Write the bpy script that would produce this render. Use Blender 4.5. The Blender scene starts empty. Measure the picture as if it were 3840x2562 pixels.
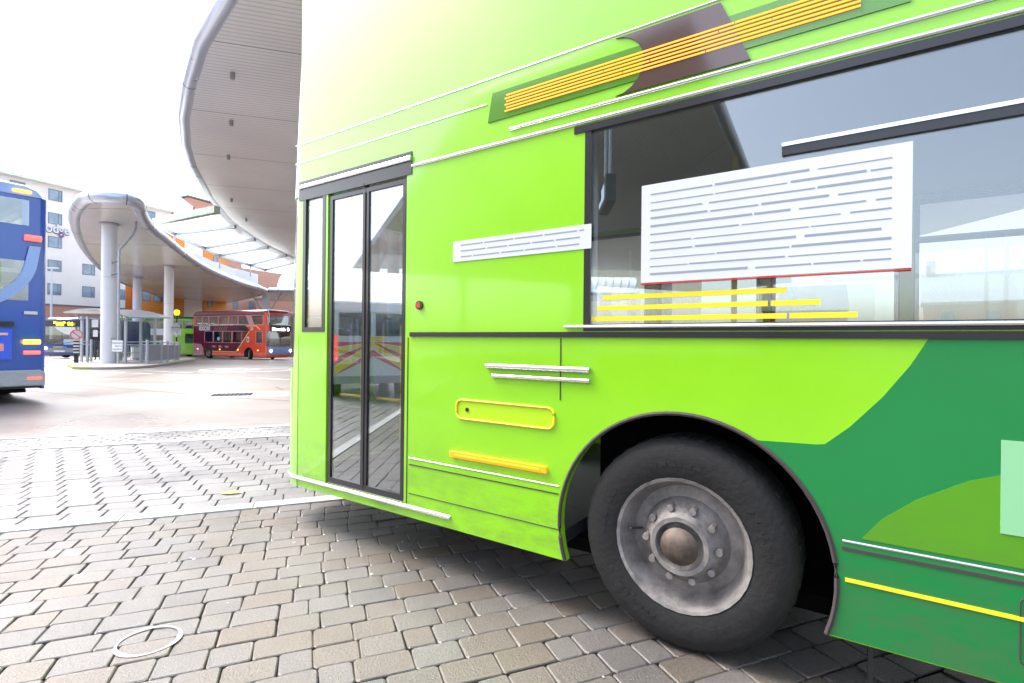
import bpy, math, random
from math import sin, cos, pi, radians
from mathutils import Vector, Matrix
random.seed(7)
S = bpy.context.scene
C = S.collection

# ------------------------------------------------------------------ camera
cam = bpy.data.objects.new("camera", bpy.data.cameras.new("camera")); C.objects.link(cam)
S.camera = cam
cam.data.lens = 18.0; cam.data.sensor_width = 36.0; cam.data.clip_end = 1500; cam.data.clip_start = 0.02
ROLL = 0.0105
right = Vector((cos(ROLL), 0, sin(ROLL))); up = Vector((-sin(ROLL), 0, cos(ROLL))); back = Vector((0, -1, 0))
M = Matrix.Identity(4)
for i in range(3):
    M[i][0] = right[i]; M[i][1] = up[i]; M[i][2] = back[i]
M.translation = Vector((0, 0, 1.4))
cam.matrix_world = M

# ------------------------------------------------------------------ sky, sun, exposure
SUN_EL, SUN_AZ = radians(54), radians(-66)          # azimuth from +Y towards +X: sun on the left behind the cloud
w = bpy.data.worlds.new("World"); S.world = w; w.use_nodes = True
nt = w.node_tree; nt.nodes.clear()
sky = nt.nodes.new('ShaderNodeTexSky'); sky.sky_type = 'NISHITA'; sky.sun_disc = False
sky.sun_elevation = SUN_EL; sky.sun_rotation = SUN_AZ; sky.dust_density = 4.0; sky.air_density = 1.0
hsv = nt.nodes.new('ShaderNodeHueSaturation'); hsv.inputs['Saturation'].default_value = 0.7
bg = nt.nodes.new('ShaderNodeBackground'); bg.inputs['Strength'].default_value = 0.15
ow = nt.nodes.new('ShaderNodeOutputWorld')
nt.links.new(sky.outputs[0], hsv.inputs['Color']); nt.links.new(hsv.outputs[0], bg.inputs[0]); nt.links.new(bg.outputs[0], ow.inputs[0])
sl = bpy.data.lights.new("sun", 'SUN'); sl.energy = 1.4; sl.angle = radians(30); sl.color = (1.0, 0.97, 0.93)
so = bpy.data.objects.new("sun", sl); C.objects.link(so)
sd = Vector((sin(SUN_AZ) * cos(SUN_EL), cos(SUN_AZ) * cos(SUN_EL), sin(SUN_EL)))
so.rotation_euler = (-sd).to_track_quat('-Z', 'Y').to_euler(); so.location = (0, 0, 60)
S.view_settings.view_transform = 'Standard'; S.view_settings.look = 'None'
S.view_settings.exposure = 2.15; S.view_settings.gamma = 1.0
S.render.engine = 'CYCLES'
S.cycles.max_bounces = 8; S.cycles.transparent_max_bounces = 24; S.cycles.caustics_reflective = False; S.cycles.caustics_refractive = False

# ------------------------------------------------------------------ helpers
def tag(o, label=None, cat=None, group=None, kind=None):
    if label: o['label'] = label
    if cat: o['category'] = cat
    if group: o['group'] = group
    if kind: o['kind'] = kind
    return o

def empty(name, loc, rz=0.0, label=None, cat=None, group=None):
    o = bpy.data.objects.new(name, None); C.objects.link(o)
    o.location = loc; o.rotation_euler = (0, 0, rz); o.empty_display_size = .2
    return tag(o, label, cat, group)

def copy_tree(o, parent=None):
    c = o.copy(); C.objects.link(c); c.parent = parent
    for ch in [x for x in o.children]: copy_tree(ch, c)
    return c

class MB:
    def __init__(s): s.v = []; s.f = []; s.m = []
    def add(s, vs, fs, mi=0):
        b = len(s.v); s.v += [tuple(p) for p in vs]
        for f in fs: s.f.append(tuple(b + i for i in f)); s.m.append(mi)
    def box(s, x0, x1, y0, y1, z0, z1, mi=0):
        x0, x1 = min(x0, x1), max(x0, x1); y0, y1 = min(y0, y1), max(y0, y1); z0, z1 = min(z0, z1), max(z0, z1)
        s.add([(x0,y0,z0),(x1,y0,z0),(x1,y1,z0),(x0,y1,z0),(x0,y0,z1),(x1,y0,z1),(x1,y1,z1),(x0,y1,z1)],
              [(0,3,2,1),(4,5,6,7),(0,1,5,4),(1,2,6,5),(2,3,7,6),(3,0,4,7)], mi)
    def obox(s, c, sx, sy, sz, rz=0, mi=0, M=None):
        vs = []
        for z in (-1, 1):
            for x, y in ((-1,-1),(1,-1),(1,1),(-1,1)):
                p = Vector((x*sx/2, y*sy/2, z*sz/2))
                p = (M @ p) if M is not None else Vector((p.x*cos(rz)-p.y*sin(rz), p.x*sin(rz)+p.y*cos(rz), p.z))
                vs.append(p + Vector(c))
        s.add(vs, [(0,3,2,1),(4,5,6,7),(0,1,5,4),(1,2,6,5),(2,3,7,6),(3,0,4,7)], mi)
    def bar(s, p0, p1, wd, ht, mi=0):
        p0 = Vector(p0); p1 = Vector(p1); d = (p1-p0); L = d.length; d.normalize()
        side = d.cross(Vector((0,0,1)))
        if side.length < 1e-4: side = Vector((1,0,0))
        side.normalize(); u = side.cross(d)
        Mx = Matrix((d, side, u)).transposed()
        s.obox((p0+p1)/2, L, wd, ht, mi=mi, M=Mx)
    def prism(s, poly, axis, a, b, mi=0):
        """poly of 2D points; axis 'y': points are (x,z); 'z': (x,y); 'x': (y,z)"""
        def P(p, t):
            return (p[0], t, p[1]) if axis == 'y' else ((p[0], p[1], t) if axis == 'z' else (t, p[0], p[1]))
        ar = sum(poly[i][0]*poly[(i+1) % len(poly)][1]-poly[(i+1) % len(poly)][0]*poly[i][1] for i in range(len(poly)))
        if ar < 0: poly = poly[::-1]
        if a > b: a, b = b, a
        n = len(poly); vs = [P(p, a) for p in poly]+[P(p, b) for p in poly]
        fl = axis == 'y'
        F = [tuple(range(n))[::-1], tuple(range(n, 2*n))]+[(i, (i+1) % n, n+(i+1) % n, n+i) for i in range(n)]
        if fl: F = [f[::-1] for f in F]
        s.add(vs, F, mi)
    def cyl(s, p0, p1, r0, r1=None, n=16, mi=0, caps=True):
        r1 = r0 if r1 is None else r1
        p0 = Vector(p0); p1 = Vector(p1); d = (p1-p0).normalized()
        a = d.orthogonal().normalized(); b = d.cross(a)
        vs = [p0+(a*cos(2*pi*i/n)+b*sin(2*pi*i/n))*r0 for i in range(n)]+[p1+(a*cos(2*pi*i/n)+b*sin(2*pi*i/n))*r1 for i in range(n)]
        F = [(i, (i+1) % n, n+(i+1) % n, n+i) for i in range(n)]
        if caps: F += [tuple(range(n))[::-1], tuple(range(n, 2*n))]
        s.add(vs, F, mi)
    def tube(s, path, r, n=12, mi=0, closed=False):
        path = [Vector(p) for p in path]; N = len(path); rings = []
        upv = Vector((0, 0, 1))
        for i, p in enumerate(path):
            if closed: d = (path[(i+1) % N]-path[i-1])
            else: d = path[min(i+1, N-1)]-path[max(i-1, 0)]
            d.normalize(); a = d.cross(upv)
            if a.length < .05: a = d.cross(Vector((1, 0, 0)))
            a.normalize(); b = a.cross(d)
            rings.append([p+(a*cos(2*pi*k/n)+b*sin(2*pi*k/n))*r for k in range(n)])
        vs = [q for rg in rings for q in rg]; F = []
        for i in range(N if closed else N-1):
            j = (i+1) % N
            F += [(i*n+k, j*n+k, j*n+(k+1) % n, i*n+(k+1) % n) for k in range(n)]
        if not closed: F += [tuple(range(n)), tuple(range((N-1)*n, N*n))[::-1]]
        s.add(vs, F, mi)
    def lathe(s, prof, c, axis='z', n=32, mi=0):
        """prof: (radius, along)"""
        vs = []; c = Vector(c)
        for r, h in prof:
            for k in range(n):
                a = 2*pi*k/n
                q = (r*cos(a), r*sin(a), h) if axis == 'z' else ((r*cos(a), h, r*sin(a)) if axis == 'y' else (h, r*cos(a), r*sin(a)))
                vs.append(Vector(q)+c)
        F = [(i*n+k, i*n+(k+1) % n, (i+1)*n+(k+1) % n, (i+1)*n+k) for i in range(len(prof)-1) for k in range(n)]
        s.add(vs, F, mi)
    def build(s, name, mats, parent=None, smooth=False, bevel=0, angle=40):
        me = bpy.data.meshes.new(name); me.from_pydata(s.v, [], s.f); me.update()
        if not isinstance(mats, (list, tuple)): mats = [mats]
        for m in mats: me.materials.append(m)
        me.polygons.foreach_set('material_index', s.m)
        if smooth:
            me.polygons.foreach_set('use_smooth', [True]*len(me.polygons))
            try: me.set_sharp_from_angle(angle=radians(angle))
            except Exception: pass
        me.update()
        o = bpy.data.objects.new(name, me); C.objects.link(o); o.parent = parent
        if bevel:
            b = o.modifiers.new('bevel', 'BEVEL'); b.width = bevel; b.segments = 2; b.limit_method = 'ANGLE'; b.angle_limit = radians(40)
        return o

def text(s, size, loc, rot, mat, parent, name='lettering', depth=.004, align='LEFT', bold=0.0, sx=1.0, shear=0):
    cu = bpy.data.curves.new('t', 'FONT'); cu.body = s; cu.size = size; cu.extrude = depth; cu.align_x = align; cu.offset = bold; cu.shear = shear
    cu.resolution_u = 3
    to = bpy.data.objects.new('t', cu); C.objects.link(to)
    dg = bpy.context.evaluated_depsgraph_get(); dg.update()
    me = bpy.data.meshes.new_from_object(to.evaluated_get(dg))
    bpy.data.objects.remove(to)
    me.name = name; me.materials.clear(); me.materials.append(mat)
    o = bpy.data.objects.new(name, me); C.objects.link(o); o.parent = parent
    o.location = loc; o.rotation_euler = rot; o.scale = (sx, 1, 1)
    return o

# ------------------------------------------------------------------ materials
def nmat(name):
    m = bpy.data.materials.new(name); m.use_nodes = True; t = m.node_tree
    p = t.nodes['Principled BSDF']; return m, t, p
def setp(p, **k):
    for a, b in k.items():
        p.inputs[a.replace('_', ' ')].default_value = b
def simple(name, col, rough=.5, metal=0, coat=0, emis=None, es=0, var=0, vscale=3.0, bump=0, bscale=40):
    m, t, p = nmat(name)
    p.inputs['Base Color'].default_value = (*col, 1); p.inputs['Roughness'].default_value = rough; p.inputs['Metallic'].default_value = metal
    p.inputs['Coat Weight'].default_value = coat; p.inputs['Coat Roughness'].default_value = .06
    if emis: p.inputs['Emission Color'].default_value = (*emis, 1); p.inputs['Emission Strength'].default_value = es
    tc = t.nodes.new('ShaderNodeTexCoord')
    if var:
        n = t.nodes.new('ShaderNodeTexNoise'); n.inputs['Scale'].default_value = vscale; n.inputs['Detail'].default_value = 6; n.inputs['Roughness'].default_value = .65
        t.links.new(tc.outputs['Object'], n.inputs['Vector'])
        r = t.nodes.new('ShaderNodeMapRange'); r.inputs[1].default_value = .3; r.inputs[2].default_value = .7; r.inputs[3].default_value = 1-var; r.inputs[4].default_value = 1+var
        t.links.new(n.outputs['Fac'], r.inputs[0])
        mx = t.nodes.new('ShaderNodeVectorMath'); mx.operation = 'SCALE'; mx.inputs[0].default_value = col
        t.links.new(r.outputs[0], mx.inputs['Scale']); t.links.new(mx.outputs[0], p.inputs['Base Color'])
        r2 = t.nodes.new('ShaderNodeMapRange'); r2.inputs[3].default_value = max(.02, rough-.08); r2.inputs[4].default_value = min(1, rough+.12)
        t.links.new(n.outputs['Fac'], r2.inputs[0]); t.links.new(r2.outputs[0], p.inputs['Roughness'])
    if bump:
        n = t.nodes.new('ShaderNodeTexNoise'); n.inputs['Scale'].default_value = bscale; n.inputs['Detail'].default_value = 4
        t.links.new(tc.outputs['Object'], n.inputs['Vector'])
        b = t.nodes.new('ShaderNodeBump'); b.inputs['Strength'].default_value = bump; b.inputs['Distance'].default_value = .01
        t.links.new(n.outputs['Fac'], b.inputs['Height']); t.links.new(b.outputs[0], p.inputs['Normal'])
        if coat: t.links.new(b.outputs[0], p.inputs['Coat Normal'])
    return m
def paint(name, col, rough=.3, coat=1.0):
    m = simple(name, col, rough, 0, coat, var=.05, vscale=1.3, bump=.25, bscale=1.1)
    t = m.node_tree; p = t.nodes['Principled BSDF']; src = p.inputs['Base Color'].links[0].from_socket
    tc = t.nodes.new('ShaderNodeTexCoord'); sp_ = t.nodes.new('ShaderNodeSeparateXYZ'); t.links.new(tc.outputs['Object'], sp_.inputs[0])
    mr = t.nodes.new('ShaderNodeMapRange'); mr.inputs[1].default_value = .85; mr.inputs[2].default_value = .25; mr.inputs[3].default_value = 0; mr.inputs[4].default_value = .75; t.links.new(sp_.outputs['Z'], mr.inputs[0])
    mp = t.nodes.new('ShaderNodeMapping'); mp.inputs['Scale'].default_value = (2.2, 2.2, 5); t.links.new(tc.outputs['Object'], mp.inputs[0])
    n = t.nodes.new('ShaderNodeTexNoise'); n.inputs['Scale'].default_value = 2.4; n.inputs['Detail'].default_value = 9; n.inputs['Roughness'].default_value = .7; t.links.new(mp.outputs[0], n.inputs['Vector'])
    n1 = t.nodes.new('ShaderNodeMapRange'); n1.inputs[1].default_value = .42; n1.inputs[2].default_value = .78; t.links.new(n.outputs['Fac'], n1.inputs[0])
    mu = t.nodes.new('ShaderNodeMath'); mu.operation = 'MULTIPLY'; t.links.new(mr.outputs[0], mu.inputs[0]); t.links.new(n1.outputs[0], mu.inputs[1])
    mx = t.nodes.new('ShaderNodeMixRGB'); mx.inputs[2].default_value = (.10,.085,.06,1); t.links.new(mu.outputs[0], mx.inputs[0]); t.links.new(src, mx.inputs[1]); t.links.new(mx.outputs[0], p.inputs['Base Color'])
    cw = t.nodes.new('ShaderNodeMapRange'); cw.inputs[3].default_value = coat; cw.inputs[4].default_value = 0; t.links.new(mu.outputs[0], cw.inputs[0]); t.links.new(cw.outputs[0], p.inputs['Coat Weight'])
    return m
def glass(name, tint=(.6,.66,.66), ior=1.5, extra=.04, rough=0.0):
    m = bpy.data.materials.new(name); m.use_nodes = True; t = m.node_tree; t.nodes.clear()
    tr = t.nodes.new('ShaderNodeBsdfTransparent'); tr.inputs[0].default_value = (*tint, 1)
    gl = t.nodes.new('ShaderNodeBsdfGlossy'); gl.inputs['Roughness'].default_value = rough; gl.inputs[0].default_value = (.95,.97,1,1)
    fr = t.nodes.new('ShaderNodeFresnel'); fr.inputs[0].default_value = ior
    ad = t.nodes.new('ShaderNodeMath'); ad.operation = 'ADD'; ad.inputs[1].default_value = extra; ad.use_clamp = True
    mx = t.nodes.new('ShaderNodeMixShader'); o = t.nodes.new('ShaderNodeOutputMaterial')
    ge = t.nodes.new('ShaderNodeNewGeometry'); mi = t.nodes.new('ShaderNodeMapRange'); mi.inputs[3].default_value = ior; mi.inputs[4].default_value = 1/ior
    t.links.new(ge.outputs['Backfacing'], mi.inputs[0]); t.links.new(mi.outputs[0], fr.inputs[0])
    t.links.new(fr.outputs[0], ad.inputs[0]); t.links.new(ad.outputs[0], mx.inputs[0]); t.links.new(tr.outputs[0], mx.inputs[1]); t.links.new(gl.outputs[0], mx.inputs[2]); t.links.new(mx.outputs[0], o.inputs[0])
    return m
def ribbed(name, col, ang, pitch, rough=.35, metal=.2, strength=.5, jpitch=5.0, joint=True):
    """metal sheet with parallel ribs at angle ang (world), panel joints every jpitch along the other way"""
    m, t, p = nmat(name); setp(p, Roughness=rough, Metallic=metal)
    tc = t.nodes.new('ShaderNodeTexCoord'); mp = t.nodes.new('ShaderNodeMapping'); mp.inputs['Rotation'].default_value = (0, 0, -ang)
    t.links.new(tc.outputs['Object'], mp.inputs[0])
    sep = t.nodes.new('ShaderNodeSeparateXYZ'); t.links.new(mp.outputs[0], sep.inputs[0])
    def saw(out, pt):
        a = t.nodes.new('ShaderNodeMath'); a.operation = 'DIVIDE'; a.inputs[1].default_value = pt; t.links.new(out, a.inputs[0])
        f = t.nodes.new('ShaderNodeMath'); f.operation = 'FRACT'; t.links.new(a.outputs[0], f.inputs[0]); return f.outputs[0]
    def lt(out, v):
        a = t.nodes.new('ShaderNodeMath'); a.operation = 'LESS_THAN'; a.inputs[1].default_value = v; t.links.new(out, a.inputs[0]); return a.outputs[0]
    r = lt(saw(sep.outputs['Y'], pitch), .28)
    j = lt(saw(sep.outputs['Y'], jpitch), .006)
    b = t.nodes.new('ShaderNodeBump'); b.inputs['Strength'].default_value = strength; b.inputs['Distance'].default_value = .02; b.invert = True
    t.links.new(r, b.inputs['Height']); t.links.new(b.outputs[0], p.inputs['Normal'])
    n = t.nodes.new('ShaderNodeTexNoise'); n.inputs['Scale'].default_value = .25; n.inputs['Detail'].default_value = 5; t.links.new(tc.outputs['Object'], n.inputs['Vector'])
    mr = t.nodes.new('ShaderNodeMapRange'); mr.inputs[1].default_value = .3; mr.inputs[2].default_value = .7; mr.inputs[3].default_value = .9; mr.inputs[4].default_value = 1.06; t.links.new(n.outputs['Fac'], mr.inputs[0])
    c1 = t.nodes.new('ShaderNodeMixRGB'); c1.inputs[1].default_value = (*col, 1); c1.inputs[2].default_value = (*[c*.78 for c in col], 1); t.links.new(r, c1.inputs[0])
    vm = t.nodes.new('ShaderNodeVectorMath'); vm.operation = 'SCALE'; t.links.new(c1.outputs[0], vm.inputs[0]); t.links.new(mr.outputs[0], vm.inputs['Scale'])
    last = vm.outputs[0]
    if joint:
        c2 = t.nodes.new('ShaderNodeMixRGB'); c2.inputs[2].default_value = (.08,.07,.07,1); t.links.new(j, c2.inputs[0]); t.links.new(last, c2.inputs[1]); last = c2.outputs[0]
    t.links.new(last, p.inputs['Base Color'])
    return m
def brick(name, c1, c2, mortar, sc=1.0, bw=.215, bh=.075, rough=.85, hor=True):
    m, t, p = nmat(name); setp(p, Roughness=rough)
    tc = t.nodes.new('ShaderNodeTexCoord'); sp = t.nodes.new('ShaderNodeSeparateXYZ'); t.links.new(tc.outputs['Object'], sp.inputs[0])
    ad = t.nodes.new('ShaderNodeMath'); ad.operation = 'ADD'; t.links.new(sp.outputs['X'], ad.inputs[0]); t.links.new(sp.outputs['Y'], ad.inputs[1])
    cb = t.nodes.new('ShaderNodeCombineXYZ'); t.links.new(ad.outputs[0], cb.inputs[0]); t.links.new(sp.outputs['Z'], cb.inputs[1])
    b = t.nodes.new('ShaderNodeTexBrick'); b.inputs['Scale'].default_value = sc
    b.inputs['Color1'].default_value = (*c1, 1); b.inputs['Color2'].default_value = (*c2, 1); b.inputs['Mortar'].default_value = (*mortar, 1)
    b.inputs['Brick Width'].default_value = bw; b.inputs['Row Height'].default_value = bh; b.inputs['Mortar Size'].default_value = .01
    t.links.new(cb.outputs[0], b.inputs['Vector']); t.links.new(b.outputs['Color'], p.inputs['Base Color'])
    return m
def paver_mat(name, cols, rough=.42):
    m, t, p = nmat(name)
    g = t.nodes.new('ShaderNodeNewGeometry'); rp = t.nodes.new('ShaderNodeValToRGB')
    e = rp.color_ramp.elements; e[0].color = (*cols[0], 1); e[1].color = (*cols[-1], 1)
    for i, c in enumerate(cols[1:-1]):
        q = rp.color_ramp.elements.new((i+1)/(len(cols)-1)); q.color = (*c, 1)
    t.links.new(g.outputs['Random Per Island'], rp.inputs[0])
    tc = t.nodes.new('ShaderNodeTexCoord')
    n = t.nodes.new('ShaderNodeTexNoise'); n.inputs['Scale'].default_value = 95; n.inputs['Detail'].default_value = 5; n.inputs['Roughness'].default_value = .7
    n2 = t.nodes.new('ShaderNodeTexNoise'); n2.inputs['Scale'].default_value = 1.1; n2.inputs['Detail'].default_value = 5
    t.links.new(tc.outputs['Object'], n.inputs['Vector']); t.links.new(tc.outputs['Object'], n2.inputs['Vector'])
    mr = t.nodes.new('ShaderNodeMapRange'); mr.inputs[1].default_value = .3; mr.inputs[2].default_value = .75; mr.inputs[3].default_value = .55; mr.inputs[4].default_value = 1.5
    t.links.new(n.outputs['Fac'], mr.inputs[0])
    vm = t.nodes.new('ShaderNodeVectorMath'); vm.operation = 'SCALE'; t.links.new(rp.outputs[0], vm.inputs[0]); t.links.new(mr.outputs[0], vm.inputs['Scale'])
    mr3 = t.nodes.new('ShaderNodeMapRange'); mr3.inputs[1].default_value = .35; mr3.inputs[2].default_value = .7; mr3.inputs[3].default_value = .8; mr3.inputs[4].default_value = 1.15; t.links.new(n2.outputs['Fac'], mr3.inputs[0])
    vm2 = t.nodes.new('ShaderNodeVectorMath'); vm2.operation = 'SCALE'; t.links.new(vm.outputs[0], vm2.inputs[0]); t.links.new(mr3.outputs[0], vm2.inputs['Scale'])
    t.links.new(vm2.outputs[0], p.inputs['Base Color'])
    r2 = t.nodes.new('ShaderNodeMapRange'); r2.inputs[1].default_value = .35; r2.inputs[2].default_value = .65; r2.inputs[3].default_value = rough-.12; r2.inputs[4].default_value = rough+.10
    t.links.new(n2.outputs['Fac'], r2.inputs[0]); t.links.new(r2.outputs[0], p.inputs['Roughness'])
    b = t.nodes.new('ShaderNodeBump'); b.inputs['Strength'].default_value = .9; b.inputs['Distance'].default_value = .006
    t.links.new(n.outputs['Fac'], b.inputs['Height']); t.links.new(b.outputs[0], p.inputs['Normal'])
    p.inputs['Specular IOR Level'].default_value = .8; p.inputs['Coat Weight'].default_value = .15; p.inputs['Coat Roughness'].default_value = .18
    return m
def road_mat(name, col, rough=.4):
    m, t, p = nmat(name); tc = t.nodes.new('ShaderNodeTexCoord')
    mp = t.nodes.new('ShaderNodeMapping'); mp.inputs['Rotation'].default_value = (0, 0, -.12); mp.inputs['Scale'].default_value = (.5, 7, 1); t.links.new(tc.outputs['Object'], mp.inputs[0])
    n = t.nodes.new('ShaderNodeTexNoise'); n.inputs['Scale'].default_value = 1.6; n.inputs['Detail'].default_value = 7; n.inputs['Roughness'].default_value = .7; t.links.new(mp.outputs[0], n.inputs['Vector'])
    n2 = t.nodes.new('ShaderNodeTexNoise'); n2.inputs['Scale'].default_value = .17; n2.inputs['Detail'].default_value = 6; t.links.new(tc.outputs['Object'], n2.inputs['Vector'])
    n3 = t.nodes.new('ShaderNodeTexNoise'); n3.inputs['Scale'].default_value = 45; n3.inputs['Detail'].default_value = 3; t.links.new(tc.outputs['Object'], n3.inputs['Vector'])
    a = t.nodes.new('ShaderNodeMath'); a.operation = 'ADD'; t.links.new(n.outputs['Fac'], a.inputs[0]); t.links.new(n2.outputs['Fac'], a.inputs[1])
    rp = t.nodes.new('ShaderNodeValToRGB'); e = rp.color_ramp.elements; e[0].position = .32; e[1].position = .68
    e[0].color = (*[c*.72 for c in col], 1); e[1].color = (*[c*1.25 for c in col], 1)
    h = t.nodes.new('ShaderNodeMath'); h.operation = 'MULTIPLY'; h.inputs[1].default_value = .5; t.links.new(a.outputs[0], h.inputs[0]); t.links.new(h.outputs[0], rp.inputs[0])
    t.links.new(rp.outputs[0], p.inputs['Base Color'])
    r2 = t.nodes.new('ShaderNodeMapRange'); r2.inputs[1].default_value = .35; r2.inputs[2].default_value = .65; r2.inputs[3].default_value = rough-.16; r2.inputs[4].default_value = rough+.2
    t.links.new(n2.outputs['Fac'], r2.inputs[0]); t.links.new(r2.outputs[0], p.inputs['Roughness'])
    ab = t.nodes.new('ShaderNodeMath'); ab.operation = 'ADD'; t.links.new(n.outputs['Fac'], ab.inputs[0]); t.links.new(n3.outputs['Fac'], ab.inputs[1])
    b = t.nodes.new('ShaderNodeBump'); b.inputs['Strength'].default_value = .5; b.inputs['Distance'].default_value = .012
    t.links.new(ab.outputs[0], b.inputs['Height']); t.links.new(b.outputs[0], p.inputs['Normal'])
    p.inputs['Specular IOR Level'].default_value = .7
    return m

LIME = paint('lime_paint', (.25,.62,.001)); GREEN = paint('green_paint', (.0,.19,.035), .45, .3); MIDG = paint('mid_green_paint', (.075,.28,.0), .45, .3)
WHITE = simple('white_paint', (.62,.64,.66), .35, coat=.4); BLACK = simple('black_trim', (.012,.012,.014), .3, coat=.3)
DARK = simple('dark_underbody', (.004,.004,.004), .95)
DARK.node_tree.nodes['Principled BSDF'].inputs['Specular IOR Level'].default_value = .1; SILVER = simple('silver_trim', (.75,.76,.78), .22, metal=.9)
ALU = simple('aluminium', (.62,.63,.65), .32, metal=.8, var=.1, vscale=8)
TYRE = simple('tyre_rubber', (.008,.0075,.0075), .8, var=.45, vscale=14, bump=.4)
RIMM = simple('wheel_paint', (.24,.22,.21), .5, metal=.3, var=.5, vscale=9, bump=.3)
GL = glass('bus_glass', (.86,.89,.88), 1.6, .09); GLD = glass('dark_glass', (.4,.44,.46), 1.55, .05); GLC = glass('clear_glass', (.86,.9,.9), 1.45, .0)
GLDOOR = glass('door_glass', (.80,.82,.84), 1.65, .15)
ORL = simple('amber_lamp', (.9,.3,.01), .3, emis=(1,.35,.02), es=2.2); REDL = simple('red_lamp', (.6,.03,.03), .25, coat=1, emis=(1,.12,.1), es=.5)
WHL = simple('lit_headlamp', (1,1,1), .3, emis=(1,.96,.88), es=6); LEDO = simple('orange_led', (.9,.3,.02), .4, emis=(1,.27,.004), es=.42)
LEDY = simple('yellow_led', (1,.8,.02), .4, emis=(1,.78,.02), es=2.5); LEDW = simple('white_led', (1,1,1), .4, emis=(.95,.97,1), es=2.0)
YEL = simple('yellow_film', (.85,.68,.02), .4); YELG = simple('yellow_globe', (.95,.8,.02), .35, emis=(1,.85,.02), es=.35)
SEATM = simple('seat_fabric', (.10,.22,.16), .9, var=.3, vscale=25); GREYP = simple('grey_plastic', (.32,.33,.34), .5)
INTER = simple('interior_panel', (.42,.43,.43), .5); FLOORM = simple('bus_floor', (.06,.06,.065), .5, var=.3, vscale=20)
COLM = simple('column_paint', (.72,.74,.79), .33, coat=.3, var=.04, vscale=1.5)
TUBEM = simple('bullnose_metal', (.56,.60,.68), .28, metal=.55, var=.05, vscale=.6)
STEEL = simple('galvanised_steel', (.42,.45,.5), .4, metal=.5, var=.12, vscale=6)
MESHM = simple('grey_panel', (.30,.33,.38), .5, metal=.3)
KERB = simple('kerb_concrete', (.40,.40,.39), .5, var=.18, vscale=7, bump=.4, bscale=60)
DARKG = simple('dark_mastic', (.05,.04,.04), .8)
NAVY = paint('navy_paint', (.005,.03,.22)); BLUE = paint('blue_paint', (.005,.075,.42)); LBLUE = paint('light_blue_paint', (.22,.36,.72)); SKYB = paint('pale_blue_paint', (.35,.55,.72))
GREYB = paint('grey_bumper_paint', (.34,.38,.41)); MAROON = paint('maroon_paint', (.12,.006,.022)); REDO = paint('orange_red_paint', (.72,.06,.018)); PINK = paint('pink_wash_paint', (.45,.25,.30))
CREAM = simple('cream_line', (.9,.68,.25), .4); GREYT = simple('grey_text', (.25,.29,.34), .5)
SKIN = simple('skin', (.5,.28,.2), .6); COAT = simple('dark_coat', (.02,.025,.045), .9); JEAN = simple('dark_trousers', (.03,.03,.04), .9); HAIR = simple('hair', (.05,.03,.02), .7)

# ------------------------------------------------------------------ ground, road, paving
def gz(Y): return -.02*min(max(0, Y-25), 90)
DX, DY = .931, .364                      # direction the kerb lines run
def ab(a, b): return (a*DX-b*DY, a*DY+b*DX)
ASPH = road_mat('asphalt', (.20,.18,.165), .45); CONC = road_mat('yard_concrete', (.235,.208,.19), .42)
g = MB(); X = 420
ys = [-160, 25, 115, 600]
for i in range(3):
    z0, z1 = gz(ys[i])-.03, gz(ys[i+1])-.03
    g.add([(-X,ys[i],z0),(X,ys[i],z0),(X,ys[i+1],z1),(-X,ys[i+1],z1)], [(0,1,2,3)])
tag(g.build('ground', simple('ground_base', (.09,.085,.08), .7, var=.3, vscale=.5)), kind='structure')
g = MB(); p0 = ab(-70, 9.12); p1 = ab(43, 9.12)
g.add([(p0[0],p0[1],0),(p1[0],p1[1],0),(90,25,0),(-110,25,0)], [(0,1,2,3)])
g.add([(-110,25,0),(90,25,0),(90,115,gz(115)),(-110,115,gz(115))], [(0,1,2,3)])
tag(g.build('road', CONC), kind='structure')

def block(mb, pts, z, h=.05, ch=.005, mi=0, rc=.009):
    """bevelled paver from 4 corner points (ab coordinates)"""
    cx = sum(p[0] for p in pts)/4; cy = sum(p[1] for p in pts)/4
    def ins(p, d):
        v = Vector((cx-p[0], cy-p[1])); L = v.length; return (p[0]+v.x/L*d*1.4, p[1]+v.y/L*d*1.4)
    tz = [z+random.uniform(-.0012, .0012) for _ in range(4)]
    def rnd(P, c):
        out = []
        for k in range(4):
            a = Vector(P[k-1]); b = Vector(P[k]); d = Vector(P[(k+1)%4]); c2 = min(c, .3*(a-b).length, .3*(d-b).length)*random.uniform(.6, 1.5)
            out += [tuple(b+(a-b).normalized()*c2), tuple(b+(d-b).normalized()*c2)]
        return out
    q = rnd(pts, rc); tz = [z+random.uniform(-.001, .001) for _ in range(8)]
    lo = [ab(*p) for p in q]; hi = [ab(*ins(p, ch)) for p in q]; m = 8
    vs = [(u[0],u[1],z-h) for u in lo]+[(u[0],u[1],t-.005) for u, t in zip(lo, tz)]+[(u[0],u[1],t) for u, t in zip(hi, tz)]
    F = [tuple(range(16,24))]+[(k,(k+1)%8,8+(k+1)%8,8+k) for k in range(8)]+[(8+k,8+(k+1)%8,16+(k+1)%8,16+k) for k in range(8)]
    mb.add(vs, F, mi)
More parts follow.
